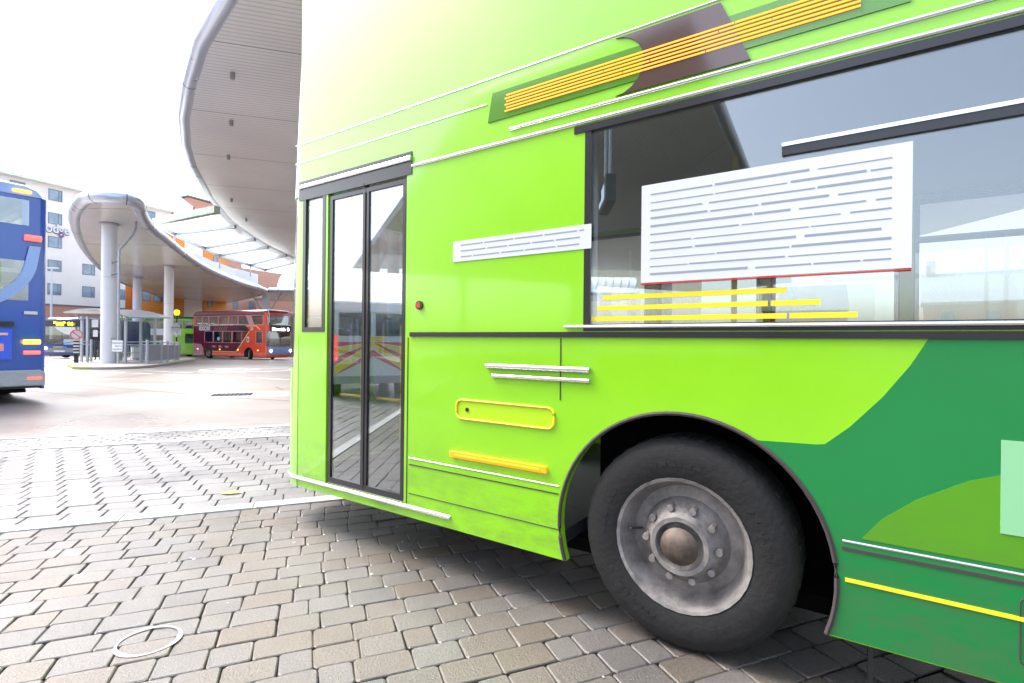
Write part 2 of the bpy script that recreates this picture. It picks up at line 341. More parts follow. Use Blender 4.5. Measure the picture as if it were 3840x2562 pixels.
def rows(mb, b0, b1, rh, lens, a0, a1, gap, drift=None, jit=.004):
    n = round((b1-b0)/rh); rh = (b1-b0)/n
    for i in range(n):
        y0 = b0+i*rh+gap/2; y1 = b0+(i+1)*rh-gap/2
        a = a0-random.random()*.2 if drift is None else a0-((i*drift) % lens[0])
        wob = random.uniform(-.002, .002)
        while a < a1:
            L = random.choice(lens); z = random.uniform(-.0025, .0025)
            j = lambda: random.uniform(-jit, jit)
            block(mb, [(a+gap/2+j(),y0+wob+j()),(a+L-gap/2+j(),y0+wob+j()),(a+L-gap/2+j(),y1+wob+j()),(a+gap/2+j(),y1+wob+j())], z)
            a += L
pv = MB(); rows(pv, -1.3, 4.70, .16, [.14,.18,.2,.22,.25], -6.5, 10.0, .0045, jit=.0035)
tag(pv.build('block_paving', paver_mat('near_pavers', [(.078,.071,.066),(.098,.090,.084),(.090,.079,.063),(.106,.098,.092),(.094,.076,.056),(.100,.093,.087)], .40)), kind='structure')
pv = MB(); rows(pv, 4.86, 8.05, .2, [.26], -14, 14.0, .009, drift=.075, jit=.0025)
tag(pv.build('parking_paving', paver_mat('mid_pavers', [(.118,.115,.120),(.15,.147,.152),(.132,.128,.132),(.165,.162,.167)], .42)), kind='structure')
pv = MB(); rows(pv, 8.2, 8.95, .107, [.21], -17, 18.0, .006, drift=.1, jit=.002)
tag(pv.build('sett_paving', paver_mat('sett_pavers', [(.16,.157,.155),(.21,.205,.20)], .45)), kind='structure')
pv = MB()
for b0, b1, L in ((4.705,4.855,.92),(8.055,8.195,.9),(8.955,9.115,.9)):
    a = -17.0
    while a < 18:
        block(pv, [(a+.004,b0+.003),(a+L-.004,b0+.003),(a+L-.004,b1-.003),(a+.004,b1-.003)], .008, h=.06, ch=.008, rc=.006); a += L
tag(pv.build('kerb_strip', KERB), kind='structure')

# road markings and joints
PAINTW = simple('road_paint', (.78,.78,.78), .5, var=.12, vscale=12)
def strip(mb, p, q, wd, z=.004, mi=0):
    p = Vector(p); q = Vector(q); n = (q-p).normalized(); n = Vector((-n.y, n.x))*wd/2
    mb.add([(p.x-n.x,p.y-n.y,gz(p.y)+z),(q.x-n.x,q.y-n.y,gz(q.y)+z),(q.x+n.x,q.y+n.y,gz(q.y)+z),(p.x+n.x,p.y+n.y,gz(p.y)+z)], [(0,1,2,3)], mi)
mk = MB()
def dashes(p, q, on, off, wd):
    p = Vector(p); q = Vector(q); L = (q-p).length; d = (q-p)/L; t = 0
    while t < L: strip(mk, p+d*t, p+d*min(t+on, L), wd); t += on+off
dashes((-20.5,21.9),(-6,17.3), 1.0, .5, .12); dashes((-13.5,20.4),(-11.9,21.4),2,.1,.14)
strip(mk, (-15.6,21.75),(-13.9,20.9),.1); strip(mk, (-14.6,21.3),(-10.2,21.75),.16); strip(mk, (-13.9,20.75),(-10.9,20.95),.12)
dashes((-24,38.5),(-11,37.2), 1.6, 1.4, .15); dashes((-11.5,18.9),(-1,15.6),1.0,.5,.12)
strip(mk, (-12.9,25.7),(-11.2,25.7),.14); strip(mk, (-11.6,25.9),(-11.0,26.8),.14)
tag(mk.build('road_markings', PAINTW), kind='structure')
# speed roundel
rd = MB(); cx, cy = -11.9, 23.1; n = 40
def rr(k, rx, ry):
    a = 2*pi*k/n; ca, sa = cos(a), sin(a)
    return (cx+rx*math.copysign(abs(ca)**.6, ca), cy+ry*math.copysign(abs(sa)**.6, sa), .004)
for k in range(n):
    rd.add([rr(k,1.95,1.15), rr(k+1,1.95,1.15), rr(k+1,1.78,.98), rr(k,1.78,.98)], [(0,1,2,3)])
tag(rd.build('speed_roundel_ring', PAINTW), kind='structure')
t10 = text('10', 1.9, (-11.15,23.75,.005), (0,0,pi), PAINTW, None, 'road_number', .001, sx=1.15); tag(t10, kind='structure')
# joints between concrete bays + patch and manhole
jn = MB()
for p, q, wd in (((-17.5,17.3),(-6.4,12.0),.05),((-6.4,12.0),(2,9.6),.04),((-9.9,13.1),(-1.2,16.4),.05),((-19,16),(-10,12.1),.03),((-15,27),(-6.3,14.1),.04),((-30,19.5),(-12,17.6),.03),((-9,29),(-6.6,20.4),.03)):
    strip(jn, p, q, wd, .003)
tag(jn.build('concrete_joints', simple('joint_filler', (.07,.065,.06), .6)), kind='structure')
mh = empty('manhole_cover', (-6.95,12.75,0), .37, 'dark cast iron manhole cover set in a pale concrete surround in the road', 'manhole cover')
m_ = MB(); m_.box(-.95,1.6,-.75,.55,-.02,.0035); m_.build('surround', simple('surround_concrete', (.34,.34,.35), .4, var=.1, vscale=3), mh)
m_ = MB(); m_.box(-.45,.45,-.3,.3,-.02,.008)
for i in range(9):
    for j in range(6): m_.obox((-.4+i*.1,-.25+j*.1,.0105), .06,.025,.005, rz=(.78 if (i+j)%2 else -.78))
m_.build('cover', simple('cast_iron', (.05,.05,.055), .45, metal=.6), mh)
# painted ring on the pavers
rg = MB(); n = 48
for k in range(n):
    a0 = 2*pi*k/n; a1 = 2*pi*(k+1)/n; w0 = .008+.004*sin(3*a0+1); w1 = .008+.004*sin(3*a1+1)
    P = lambda a, r: (-1.66+r*cos(a), 2.36+r*sin(a)*.95, .0055)
    rg.add([P(a0,.125-w0),P(a1,.125-w1),P(a1,.125+w1),P(a0,.125+w0)], [(0,1,2,3)])
tag(rg.build('spray_ring', simple('chalk_paint', (.34,.34,.34), .8, var=.2, vscale=60)), kind='structure')

# leaves and litter
fk = MB()
for i in range(70):
    x = random.uniform(-4.5,1.6); y = random.uniform(1.9,4.6); r0 = random.choice([.003,.004,.006,.010])
    n_ = 7; ph = random.random()*6; fk.add([(x+r0*(1+.4*sin(3*k+ph))*cos(2*pi*k/n_), y+r0*(1+.3*cos(2*k+ph))*sin(2*pi*k/n_), .0052) for k in range(n_)], [tuple(range(n_))])
tag(fk.build('paving_specks', simple('gum_specks', (.5,.48,.42), .7, var=.4, vscale=3)), kind='stuff')
lf = MB(); lf.add([(-2.62,4.6,.012),(-2.52,4.57,.016),(-2.42,4.62,.012),(-2.5,4.67,.02)], [(0,1,2,3)]); 
tag(lf.build('fallen_leaf', simple('yellow_leaf', (.55,.5,.08), .6)), 'small yellow leaf lying on the grey paving near the bus front', 'leaf')

# ------------------------------------------------------------------ bus builder
def arc(cx, cz, r, a0, a1, n=14):
    return [(cx+r*cos(radians(a0+(a1-a0)*i/n)), cz+r*sin(radians(a0+(a1-a0)*i/n))) for i in range(n+1)]
def skirt_poly(xf, xr, zb, zt, arches, r, cz=.48):
    """(x,z) outline, front xf (larger) to rear xr, with wheel arches cut from the bottom"""
    pts = [(xf, zt), (xf, zb)]
    da = math.degrees(math.asin((cz-zb)/r))
    for ax in sorted(arches, reverse=True):
        if xr < ax-r and ax+r < xf:
            pts += arc(ax, cz, r, -da, 180+da, 36)
    return pts+[(xr, zb), (xr, zt)]
def wheel(parent, x, side, W, r=.48, hi=False, steer=0):
    y = side*(W/2-.08)
    m = MB()
    prof = [(.0,.015),(.09,.015),(.11,.06),(.13,.06),(.15,.02),(.20,-.05),(.25,-.06),(.275,.0),(.29,.045),(.305,.05),(.31,0),(.31,-.1)]
    k = r/.48
    m.lathe([(a*k, h*side) for a, h in prof], (0,0,0), 'y', 32)
    for i in range(10):
        a = 2*pi*i/10; c = Vector((.165*cos(a)*k, .0, .165*sin(a)*k))
        m.cyl(c+Vector((0,-.03*side,0)), c+Vector((0,.035*side,0)), .016, n=8)
    o = m.build('wheel', RIMM, parent, smooth=True); o.location = (x, y, r); o.rotation_euler = (0,0,steer)
    m = MB(); prof = [(.305,-.2),(.305,.045),(.33,.055),(.40,.06),(.45,.05),(.475,.02),(.48,-.02),(.48,-.2)]
    m.lathe([(a*k, h*side) for a, h in prof], (0,0,0), 'y', 40)
    for i in range(40):
        a = 2*pi*i/40; m.obox((.478*k*cos(a), -.09*side, .478*k*sin(a)), .008,.16,.03, M=Matrix.Rotation(-a, 3, 'Y'))
    if hi:
        for k_ in range(60):
            a = 2*pi*k_/60
            if (k_//6) % 2: continue
            c = Vector((.37*cos(a), .0575*side, .37*sin(a))); m.obox(c, .012+.012*(k_%3), .004, .02, M=Matrix.Rotation(pi/2-a, 3, 'Y'))
    m.build('tyre', TYRE, o, smooth=True)
    if hi:
        m = MB(); m.cyl((.2,-.02*side,.02),(.235,.045*side,.03),.006,n=8); m.build('valve', BLACK, o)
        m = MB(); m.lathe([(.085,.062*side),(.07,.085*side),(.03,.10*side),(.001,.102*side)], (0,0,0), 'y', 24); m.build('hub_cap', simple('hub_rust',(.10,.075,.06),.6,metal=.3,var=.5,vscale=18), o, smooth=True)
    return o
def front_pts(W, n=9, cr=.32, bow=.07, xoff=0):
    """plan curve of the front from the left corner (y=+W/2) round to the right"""
    pts = []; h = W/2
    for i in range(n):
        a = pi/2*i/(n-1); pts.append((-cr-bow+cr*sin(a)+bow*0, h-cr+cr*cos(a)))
    m = []
    for i in range(1, 8):
        t = i/8; y = (h-cr)*(1-2*t); m.append((-bow+bow*(1-(y/(h-cr))**2), y))
    return [(x+xoff, y) for x, y in pts+m+[(x, -y) for x, y in pts[::-1]]]
def rake(z): return -.16*max(0, (z-1.3)/3.0)**1.6
def band(mb, pts, z0, z1, i0=0, i1=None, th=.04, mi=0, steps=1, out=0.0):
    """curved panel that follows the plan curve between two heights"""
    P = pts[i0:(i1 if i1 is not None else len(pts))]; n = len(P)
    def nrm(k):
        a = Vector(P[max(k-1,0)]); b = Vector(P[min(k+1,n-1)]); d = (b-a).normalized(); return Vector((-d.y, d.x))
    N = [nrm(k) for k in range(n)]
    if N[n//2].x < 0: N = [-q for q in N]
    for s in range(steps):
        za = z0+(z1-z0)*s/steps; zb = z0+(z1-z0)*(s+1)/steps; vs = []
        for off in (out, out-th):
            for z in (za, zb):
                for k in range(n): vs.append((P[k][0]+N[k].x*off+rake(z), P[k][1]+N[k].y*off, z))
        F = []
        for k in range(n-1):
            F += [(k,k+1,n+k+1,n+k)[::-1], (2*n+k,2*n+k+1,3*n+k+1,3*n+k)]
            if s == 0: F.append((k,k+1,2*n+k+1,2*n+k))
            if s == steps-1: F.append((n+k,n+k+1,3*n+k+1,3*n+k)[::-1])
        F += [(0,n,3*n,2*n),(n-1,2*n-1,4*n-1,3*n-1)[::-1]]
        mb.add(vs, F, mi)

def bus(root, sp):
    L, W, H = sp['L'], sp.get('W',2.55), sp['H']; hi = sp.get('hi', False); h = W/2
    paintm = sp['paint']; ar = sp['arches']; R = sp.get('arch_r', .6); dd = sp.get('decker', True)
    zb, zw, zt = sp.get('zb',.28), sp.get('zw',1.456), sp.get('zt',2.49)
    zu0, zu1 = sp.get('zu0',3.02), sp.get('zu1',3.85)
    xs = sp.get('xs', -.39)                                     # where side walls begin behind the curved front
    fx = sp.get('fx', 0); fp = front_pts(W, xoff=fx)
    b = MB()
    for side in (1,-1):
        yo, yi = side*h, side*(h-.045)
        doors = sp.get('door', []) if side == sp.get('door_side', 1) else []
        # lower band, cut at the doors
        segs = []; x = xs
        for d0, d1 in doors: segs.append((x, d0)); x = d1
        segs.append((x, -L+.12))
        for s0, s1 in segs:
            if s0-s1 > .02: b.prism(skirt_poly(s0, s1, zb, zw, ar, R), 'y', yi, yo)
        # pillars of the lower window band
        ws = sorted(sp['low'][side]+list(doors), reverse=True); x = xs
        for w0, w1 in ws:
            if x-w0 > .01: b.box(w0, x, yi, yo, zw, zt)
            x = w1
        b.box(-L+.12, x, yi, yo, zw, zt)
        top = zu0 if dd else H-.28
        b.box(-L+.12, xs, yi, yo, zt, top)
        if dd:
            ws = sorted(sp['up'][side], reverse=True); x = xs
            for w0, w1 in ws:
                if x-w0 > .01: b.box(w0, x, yi, yo, zu0, zu1)
                x = w1
            b.box(-L+.12, x, yi, yo, zu0, zu1)
            b.box(-L+.12, xs, yi, yo, zu1, H-.28)
    # front
    n = len(fp); band(b, fp, zb, sp.get('zf',1.22), steps=3)
    wl = sp.get('wrap', 0)
    zft = sp.get('zft', zt)
    if wl: 
        band(b, fp, sp.get('zf',1.22), zft, 0, 2); band(b, fp, sp.get('zf',1.22), zft, n-2, n)
    else:
        band(b, fp, sp.get('zf',1.22), zft, 0, 5); band(b, fp, sp.get('zf',1.22), zft, n-5, n)
    if dd:
        band(b, fp, zft, zu0, steps=2)
        k = sp.get('upk', 7); band(b, fp, zu0, zu1, 0, k, steps=3); band(b, fp, zu0, zu1, n-k, n, steps=3)
        band(b, fp, zu1, H-.28, steps=2)
        ztop = H-.28
    else:
        band(b, fp, zft, H-.28, steps=1); ztop = H-.28
    # rear, curved corners
    rp = [(-(x)-L, y) for x, y in front_pts(W, cr=.12, bow=.03)]
    def rband(z0, z1, i0=0, i1=None, mi=0, out=0, th=.04, mb=None):
        mb = mb or b
        P = rp[i0:(i1 if i1 is not None else len(rp))]; m = len(P); vs = []
        def nr(k):
            a_ = Vector(P[max(k-1,0)]); b_ = Vector(P[min(k+1,m-1)]); d = (b_-a_).normalized(); q = Vector((d.y,-d.x)); return q if q.x < 0 or abs(q.x)<1e-6 and q.y*P[k][1]>0 else -q
        N = [nr(k) for k in range(m)]
        for off in (out, out-th):
            for z in (z0, z1):
                for k in range(m): vs.append((P[k][0]+N[k].x*off, P[k][1]+N[k].y*off, z))
        F = []
        for k in range(m-1): F += [(k,k+1,m+k+1,m+k),(2*m+k,2*m+k+1,3*m+k+1,3*m+k)[::-1],(k,k+1,2*m+k+1,2*m+k)[::-1],(m+k,m+k+1,3*m+k+1,3*m+k)]
        F += [(0,m,3*m,2*m),(m-1,2*m-1,4*m-1,3*m-1)]
        mb.add(vs, F, mi)
    rw = sp.get('rear_win', [(3.05,3.8)] if dd else [(1.7,2.5)])
    z = zb+.1
    for z0, z1 in rw:
        rband(z, z0); rband(z0, z1, 0, 10); rband(z0, z1, len(rp)-10, len(rp)); z = z1
    rband(z, ztop)
    b.build('body', [paintm], root, smooth=True, angle=30)
    # rear window glass
    for z0, z1 in rw:
        q = MB(); q.box(-L-.005, -L+.002, -h+.3, h-.3, z0, z1); q.build('rear_window', GL if hi or sp.get('rearclear') else GLD, root)
    # roof
    r = MB(); sec = [(-h,H-.28),(-h+.02,H-.17),(-h+.1,H-.08),(-h+.28,H-.02),(0,H),(h-.28,H-.02),(h-.1,H-.08),(h-.02,H-.17),(h,H-.28)]
    xsr = [(-L,.0),(-L+.12,.0),(-L+.3,.0)]; stations = [(-L-.0,.93,-.06),(-L+.15,.985,-.015),(-L+.4,1,0),(xs-.3,1,0),(xs+rake(H)+.05,.975,-.02),(-.2+fx+rake(H),.86,-.07),(-.02+fx+rake(H),.6,-.2)]
    vs = []; m = len(sec)
    for x, ky, dz in stations:
        for y, zz in sec: vs.append((x, y*ky, max(ztop, zz+dz) if zz > ztop else ztop))
    F = [(i*m+k, i*m+k+1, (i+1)*m+k+1, (i+1)*m+k)[::-1] for i in range(len(stations)-1) for k in range(m-1)]
    F += [tuple(range(m)), tuple(range((len(stations)-1)*m, len(stations)*m))[::-1]]
    r.add(vs, F); r.build('roof', sp.get('roofm', paintm), root, smooth=True, angle=50)
    # windows
    for side in (1,-1):
        for kk, (lst, z0, z1) in enumerate(((sp['low'][side], zw, zt), (sp['up'][side] if dd else [], zu0, zu1))):
            for w0, w1 in lst:
                q = MB(); q.box(w1+.01, w0-.01, side*(h-.018), side*(h-.012), z0+.01, z1-.01)
                o = q.build('window', sp.get('glassm', GL), root)
                f = MB(); t = .035
                for A in ((w1,w0,z0,z0+t),(w1,w0,z1-t,z1),(w1,w1+t,z0+t,z1-t),(w0-t,w0,z0+t,z1-t)):
                    f.box(A[0], A[1], side*(h-.011), side*(h+.003), A[2], A[3])
                f.build('window_frame', sp.get('framem', BLACK), o)
                if hi and kk == 0 and sp.get('hopper') and w1 < -4:
                    xh = min(w0-t, -3.34); f = MB(); f.box(w1+t, xh, side*(h-.011), side*(h+.006), 2.2, 2.215); f.box(w1+t, xh, side*(h-.011), side*(h+.002), 2.165, 2.199, 1)
                    f.build('hopper_bar', [SILVER, BLACK], o)
    # windscreens
    q = MB()
    if wl: band(q, fp, sp.get('zf',1.22)+.01, zft-.01, 1, n-1, th=.008, out=-.012, steps=2)
    else: band(q, fp, sp.get('zf',1.22)+.01, zft-.01, 4, n-4, th=.008, out=-.012, steps=2)
    ws_ = q.build('windscreen', sp.get('glassm', GL), root, smooth=True)
    q = MB(); zc = sp.get('zf',1.22)
    for i in range(2):
        y0 = .15 if i else -.9; q.bar((.02+fx+rake(zc),y0,zc+.02),(fx+rake(zc+.5),y0+.75,zc+.18),.025,.03)
    q.build('wiper', BLACK, ws_)
    if dd:
        q = MB(); k = sp.get('upk', 7); band(q, fp, zu0+.01, zu1-.01, k-1, n-k+1, th=.008, out=-.012, steps=2)
        q.build('upper_windscreen', sp.get('glassm', GL), root, smooth=True)
    # inside
    q = MB(); q.box(-L+.15, -.35+fx, -h+.52, h-.52, .30, .375); xe = -.35+fx
    for ax in sorted(ar, reverse=True)+[None]:
        x2 = -L+.15 if ax is None else ax+R+.05
        for side in (1,-1): q.box(x2, xe, side*(h-.519), side*(h-.06), .30, .375)
        if ax is not None: xe = ax-R-.05
    q.build('floor', FLOORM, root)
    q = MB(); q.box(-L+.1, -.4, -h+.3, h-.3, .22, .295)
    for ax in ar:
        for side in (1,-1): q.box(ax-R, ax+R, side*(h-.5), side*(h-.49), .25, 1.14); q.box(ax-R-.0, ax+R, side*(h-.49), side*(h-.06), 1.12, 1.14)
    q.build('chassis', DARK, root)
    if dd:
        q = MB(); q.box(-L+.15, -.42, -h+.05, h-.05, zt+.03, zt+.12); q.build('ceiling', INTER, root)
    q = MB()
    for side in (1,-1):      # inner lining below windows
        segs = [(-1.3 if side==sp.get('door_side',1) and sp.get('door') else -.6, -L+.3)]
        for s0, s1 in segs: q.box(s1, s0, side*(h-.065), side*(h-.055), 1.16, 1.44)
    q.build('lining', INTER, root)
    # seats
    st = sp.get('seats', 'low')
    def seat(x, y, z0):
        s = MB(); s.box(x-.22, x+.22, y-.21, y+.21, z0+.38, z0+.47); s.prism([(x-.27,z0+.42),(x-.19,z0+.42),(x-.24,z0+1.08),(x-.32,z0+1.08)], 'y', y-.2, y+.2)
        s.box(x-.05, x+.05, y-.15, y+.15, z0, z0+.38, 1)
        return s.build('seat', [SEATM, GREYP], root, bevel=.02 if hi else 0)
    xs_ = [-3.95-.78*i for i in range(7)]
    if st == 'low' :
        for x in xs_:
            for y in (-1.0,-.56,.56,1.0): seat(x, y, .40)
    if dd:
        for x in ([-1.5-.8*i for i in range(4)] if not hi else [-3.2-.8*i for i in range(5)]):
            for y in (-.8,.8):
                s = MB(); s.box(x-.25,x+.2,y-.42,y+.42,zu0-.1,zu0+.0); s.box(x-.32,x-.24,y-.42,y+.42,zu0-.1,zu0+.55); s.build('seat', SEATM, root)
    # cab
    q = MB(); q.box(-1.35,-1.31,-h+.1,-.25,.4,1.35); q.box(-1.3,-.5,-.29,-.25,.4,1.1); q.prism([(-.35+fx,.9),(-.35+fx,1.25),(-.6+fx*.5,1.2),(-.75,1.0),(-.75,.9)],'y',-h+.12,.5)
    q.build('cab', GREYP, root)
    q = MB(); q.tube([(-.78+.22*cos(a)*.5,-.75+.22*sin(a),1.12+.22*cos(a)*.85) for a in [2*pi*i/20 for i in range(20)]], .014, 8, closed=True); q.cyl((-.62,-.75,1.0),(-.78,-.75,1.12),.02); q.build('steering_wheel', BLACK, root, smooth=True)
    # wheels
    for ax in ar:
        for side in (1,-1): wheel(root, ax, side, W, hi=hi, steer=sp.get('steer',0) if ax == max(ar) else 0)
    # headlamps
    for side in (1,-1):
        q = MB(); y = side*(h-.3); q.lathe([(0,.03),(.05,.028),(.085,.015),(.095,0)], (-.04+fx,y,.82), 'x', 20)
        q.build('headlight', WHL if sp.get('lit') else simple('headlamp_glass',(.7,.72,.75),.1,coat=1), root, smooth=True)

# ---- the passing green double-decker
HD = math.atan2(.5607, -.828)           # heading
front = Vector((.258-.828*2.34, 2.637+.5607*2.34)); nrm = Vector((.5607,.828))
org = front+nrm*1.275
mbus = empty('double_decker_bus', (org.x, org.y, 0), HD, 'large lime and dark green double-decker bus filling the right side of the view', 'bus')
AX = [-2.94,-8.75]; FX = .34
LOWN = [(-2.46,-5.3),(-5.38,-6.7),(-6.78,-8.0),(-8.08,-9.3)]
sp = dict(L=10.9, H=4.35, hi=True, xs=-.06, fx=FX,  paint=LIME, arches=AX, door=[(-.40,-1.203)], hopper=True, wrap=1, zf=1.18,
          low={1: [(-.10,-.375)]+LOWN, -1: [(-.10,-.55),(-.6,-1.9),(-2.0,-2.9),(-2.98,-3.86),(-3.94,-5.3)]+LOWN[1:]},
          up={1: [(-2.75,-4.1),(-4.2,-5.6),(-5.7,-7.1),(-7.2,-8.6)], -1: [(-1.2,-2.6),(-2.7,-4.1),(-4.2,-5.6),(-5.7,-7.1)]}, glassm=GL, upk=8, zft=2.5)
bus(mbus, sp)
H2 = 1.275
# door: two glazed leaves in thin black frames
for d0, d1 in ((-.415,-.80),(-.805,-1.19)):
    q = MB(); t = .028
    for A in ((d1,d0,.36,.36+t*1.6),(d1,d0,2.44-t,2.44),(d1,d1+t,.36,2.44),(d0-t,d0,.36,2.44)): 
        q.box(A[0],A[1],H2-.035,H2-.008,A[2]+(.046 if A[3]==2.44 and A[2]==.36 else 0),A[3]-(t if A[3]==2.44 and A[2]==.36 else 0))
    o = q.build('door_leaf', BLACK, mbus)
    q = MB(); q.box(d1+t,d0-t,H2-.024,H2-.018,.405,2.412); q.build('door_glass', GLDOOR, o)
    q = MB(); q.cyl(((d0+d1)/2-.12,H2-.06,.75),((d0+d1)/2-.12,H2-.06,1.5),.014,n=10); q.cyl(((d0+d1)/2-.12,H2-.06,1.0),((d0+d1)/2+.12,H2-.06,1.0),.012,n=8); q.build('door_handrail', YEL, o, smooth=True)
q = MB(); q.box(-1.203,-.40,H2-.3,H2-.001,.28,.355); q.build('door_sill', LIME, mbus)
q = MB(); q.box(-1.25,-.05,H2+.001,H2+.006,2.455,2.60); q.cyl((-1.25,H2+.01,2.555),(-.06,H2+.01,2.555),.016,n=10,mi=1); q.build('door_header', [BLACK, SILVER], mbus)
# livery on the near side
def overlay(poly, mat, name='livery_panel', y0=H2-.001, y1=H2+.003, par=None):
    q = MB(); q.prism(poly, 'y', y0, y1); return q.build(name, mat, par or mbus)
a0 = [p for p in arc(-2.94,.48,.603,180-(-60),180+0,1)]
arcp = arc(-2.94,.48,.602, 120, 199.5, 12)        # rear upper quadrant of the arch, top to bottom
gp = [(-3.47,1.01),(-3.50,1.015),(-3.58,1.09),(-3.68,1.21),(-3.76,1.33),(-3.82,1.445),(-10.75,1.445),(-10.75,.285)]+[(x,z) for x,z in reversed(arc(-8.75,.48,.602,-19,199,20))]+[(-3.51,.285)]+list(reversed(arcp))
overlay(gp, GREEN)
overlay([(-3.62,.675),(-3.68,.76),(-3.78,.85),(-3.92,.94),(-4.12,1.02),(-4.4,1.08),(-4.8,1.12),(-7.9,1.12),(-7.9,.675)], MIDG, y0=H2+.0025, y1=H2+.0045)
# trims: window sill line, cant rail, rib, skirt seam
def rail(x0, x1, z, r, mat, name, y=H2):
    q = MB(); q.cyl((x1,y,z),(x0,y,z),r,n=10); return q.build(name, mat, mbus, smooth=True)
q = MB(); q.box(-10.7,-1.25,H2+.0005,H2+.010,1.425,1.452); q.cyl((-10.7,H2+.012,1.478),(-2.36,H2+.012,1.478),.009,n=8,mi=1); q.build('waist_trim', [BLACK, SILVER], mbus)
rail(-1.25,-10.7,2.507,.011,SILVER,'window_rail'); q = MB(); q.box(-10.7,-2.40,H2+.0005,H2+.006,2.455,2.49); q.build('window_head_trim', BLACK, mbus)
rail(-2.0,-10.7,2.572,.009,SILVER,'cant_rail'); rail(-.0,-10.7,2.888,.005,SILVER,'panel_rail'); rail(-.0,-1.84,2.748,.0045,SILVER,'panel_rail')
rail(-3.56,-8.1,.655,.006,SILVER,'side_rib'); q = MB(); q.box(-8.1,-3.56,H2+.0005,H2+.006,.622,.633); q.build('side_seam', DARKG, mbus)
rail(-1.25,-2.33,.655,.004,SILVER,'side_rib'); q = MB(); q.box(-2.33,-1.25,H2+.0005,H2+.003,.612,.618); q.box(-2.33,-1.25,H2+.0005,H2+.003,.43,.434); q.build('side_seam', DARKG, mbus)
fpm = front_pts(2.55, xoff=FX)
q = MB(); path = [(-1.6,H2+.004,.345),(-1.2,H2+.006,.345)]+[(x+.004,y+.004*(1 if y>0 else -1),.345) for x,y in fpm]; q.tube(path,.012,8); q.build('skirt_trim', SILVER, mbus, smooth=True)
overlay([(-3.57,.503),(-3.57,.517),(-8.0,.517),(-8.0,.503)], YEL, 'yellow_stripe', H2+.002, H2+.006)
# amber side marker, silver strips, yellow outlined flap
q = MB(); q.box(-2.26,-1.60,H2+.001,H2+.016,.712,.748); o = q.build('side_marker_light', simple('amber_lens',(.9,.25,.01),.25,emis=(1,.22,.004),es=.35), mbus, bevel=.004)
q = MB(); q.box(-2.22,-1.64,H2+.0165,H2+.0195,.725,.735); q.build('lamp_tube', LEDO, o)
q = MB(); q.cyl((-2.5,H2+.008,1.262),(-1.86,H2+.008,1.262),.014,n=10); q.cyl((-2.5,H2+.006,1.208),(-1.9,H2+.006,1.208),.011,n=10); q.build('silver_strip', SILVER, mbus, smooth=True)
def rrect(x0, x1, z0, z1, r):
    return arc(x1-r,z1-r,r,90,0,5)+arc(x1-r,z0+r,r,0,-90,5)+arc(x0+r,z0+r,r,-90,-180,5)+arc(x0+r,z1-r,r,180,90,5)
q = MB(); P = [(x,H2+.003,z) for x,z in rrect(-2.30,-1.64,.945,1.055,.04)]; q.tube(P,.007,6,closed=True)
o = q.build('flap_outline', YEL, mbus, smooth=True)
q = MB(); q.prism(rrect(-2.29,-1.65,.952,1.048,.035),'y',H2,H2+.002); q.cyl((-1.72,H2,1.0),(-1.72,H2+.007,1.0),.012,n=12,mi=1); q.build('flap_door', [simple('flap_yellow_green',(.42,.70,.002),.35,coat=.6),BLACK], o)
# white livery stripes on the between-decks panel

# white information panel on the green pillar and poster in the first window
q = MB(); q.box(-2.50,-1.60,H2+.001,H2+.004,1.868,1.99)
for i in range(3):
    x = -1.66
    while x > -2.44:
        w_ = random.uniform(.06,.2); q.box(max(x-w_,-2.46),x,H2+.004,H2+.0048,1.892+i*.034,1.899+i*.034,1); x -= w_+.012
q.build('notice', [WHITE, GREYT], mbus)
q = MB(); q.box(-3.76,-2.757,H2-.011,H2+.0045,1.68,2.135)
for i in range(11):
    x = -2.80; z = 1.715+i*.037
    while x > -3.66:
        w_ = random.uniform(.12,.45); q.box(max(x-w_,-3.70),x,H2+.0045,H2+.0055,z,z+random.choice([.004,.006,.009]),1); x -= w_+random.choice([.008,.012,.03])
q.box(-3.76,-2.757,H2-.011,H2+.005,1.672,1.677,2)
q.build('poster', [WHITE, GREYT, simple('red_line',(.6,.03,.02),.5)], mbus)
q = MB(); x = -2.50
for i in range(3):
    x = -2.50-.03*i
    while x > -3.45+.08*i: 
        w_ = random.uniform(.6,.9); q.box(max(x-w_,-3.6+.12*i),x,H2-.011,H2-.0075,1.505+i*.052,1.527+i*.045+i*.007,0); x -= w_+.01
q.build('yellow_lettering_film', YEL, mbus)
# route display on the side: dark glass box with orange dot-matrix lines
o = overlay([(-1.85,2.64),(-1.88,2.80),(-3.75,2.80),(-3.75,2.64)], simple('display_surround',(.09,.26,.02),.15,coat=1), 'side_route_display', H2, H2+.005)
q = MB(); q.prism(arc(-2.62,2.73,.14,90,270,10)+[(-3.22,2.59),(-3.10,2.87)], 'y', H2+.001, H2+.0075); q.build('display_glass', simple('display_glass',(.09,.055,.045),.12,coat=1), o)
q = MB()
for i in range(6):
    z = 2.672+i*.0172; x = -1.97-.01*(i%2)
    while x > -3.58:
        w_ = random.uniform(.5,1.2); q.box(max(x-w_,-3.6),x,H2+.008,H2+.0105,z,z+.0072); x -= w_+.005
q.build('led_rows', LEDO, o)
# pale square sticker with a ring
q = MB(); q.box(-4.45,-4.0,H2+.004,H2+.007,.78,1.09); n = 32
for k in range(n):
    a, b_ = 2*pi*k/n, 2*pi*(k+1)/n; P = lambda t, r: (-4.22+r*cos(t), H2+.0085, .94+r*sin(t)); q.add([P(a,.09),P(b_,.09),P(b_,.13),P(a,.13)], [(0,1,2,3)], 1)
q.build('square_sticker', [simple('pale_green_film',(.25,.55,.28),.4), WHITE], mbus)
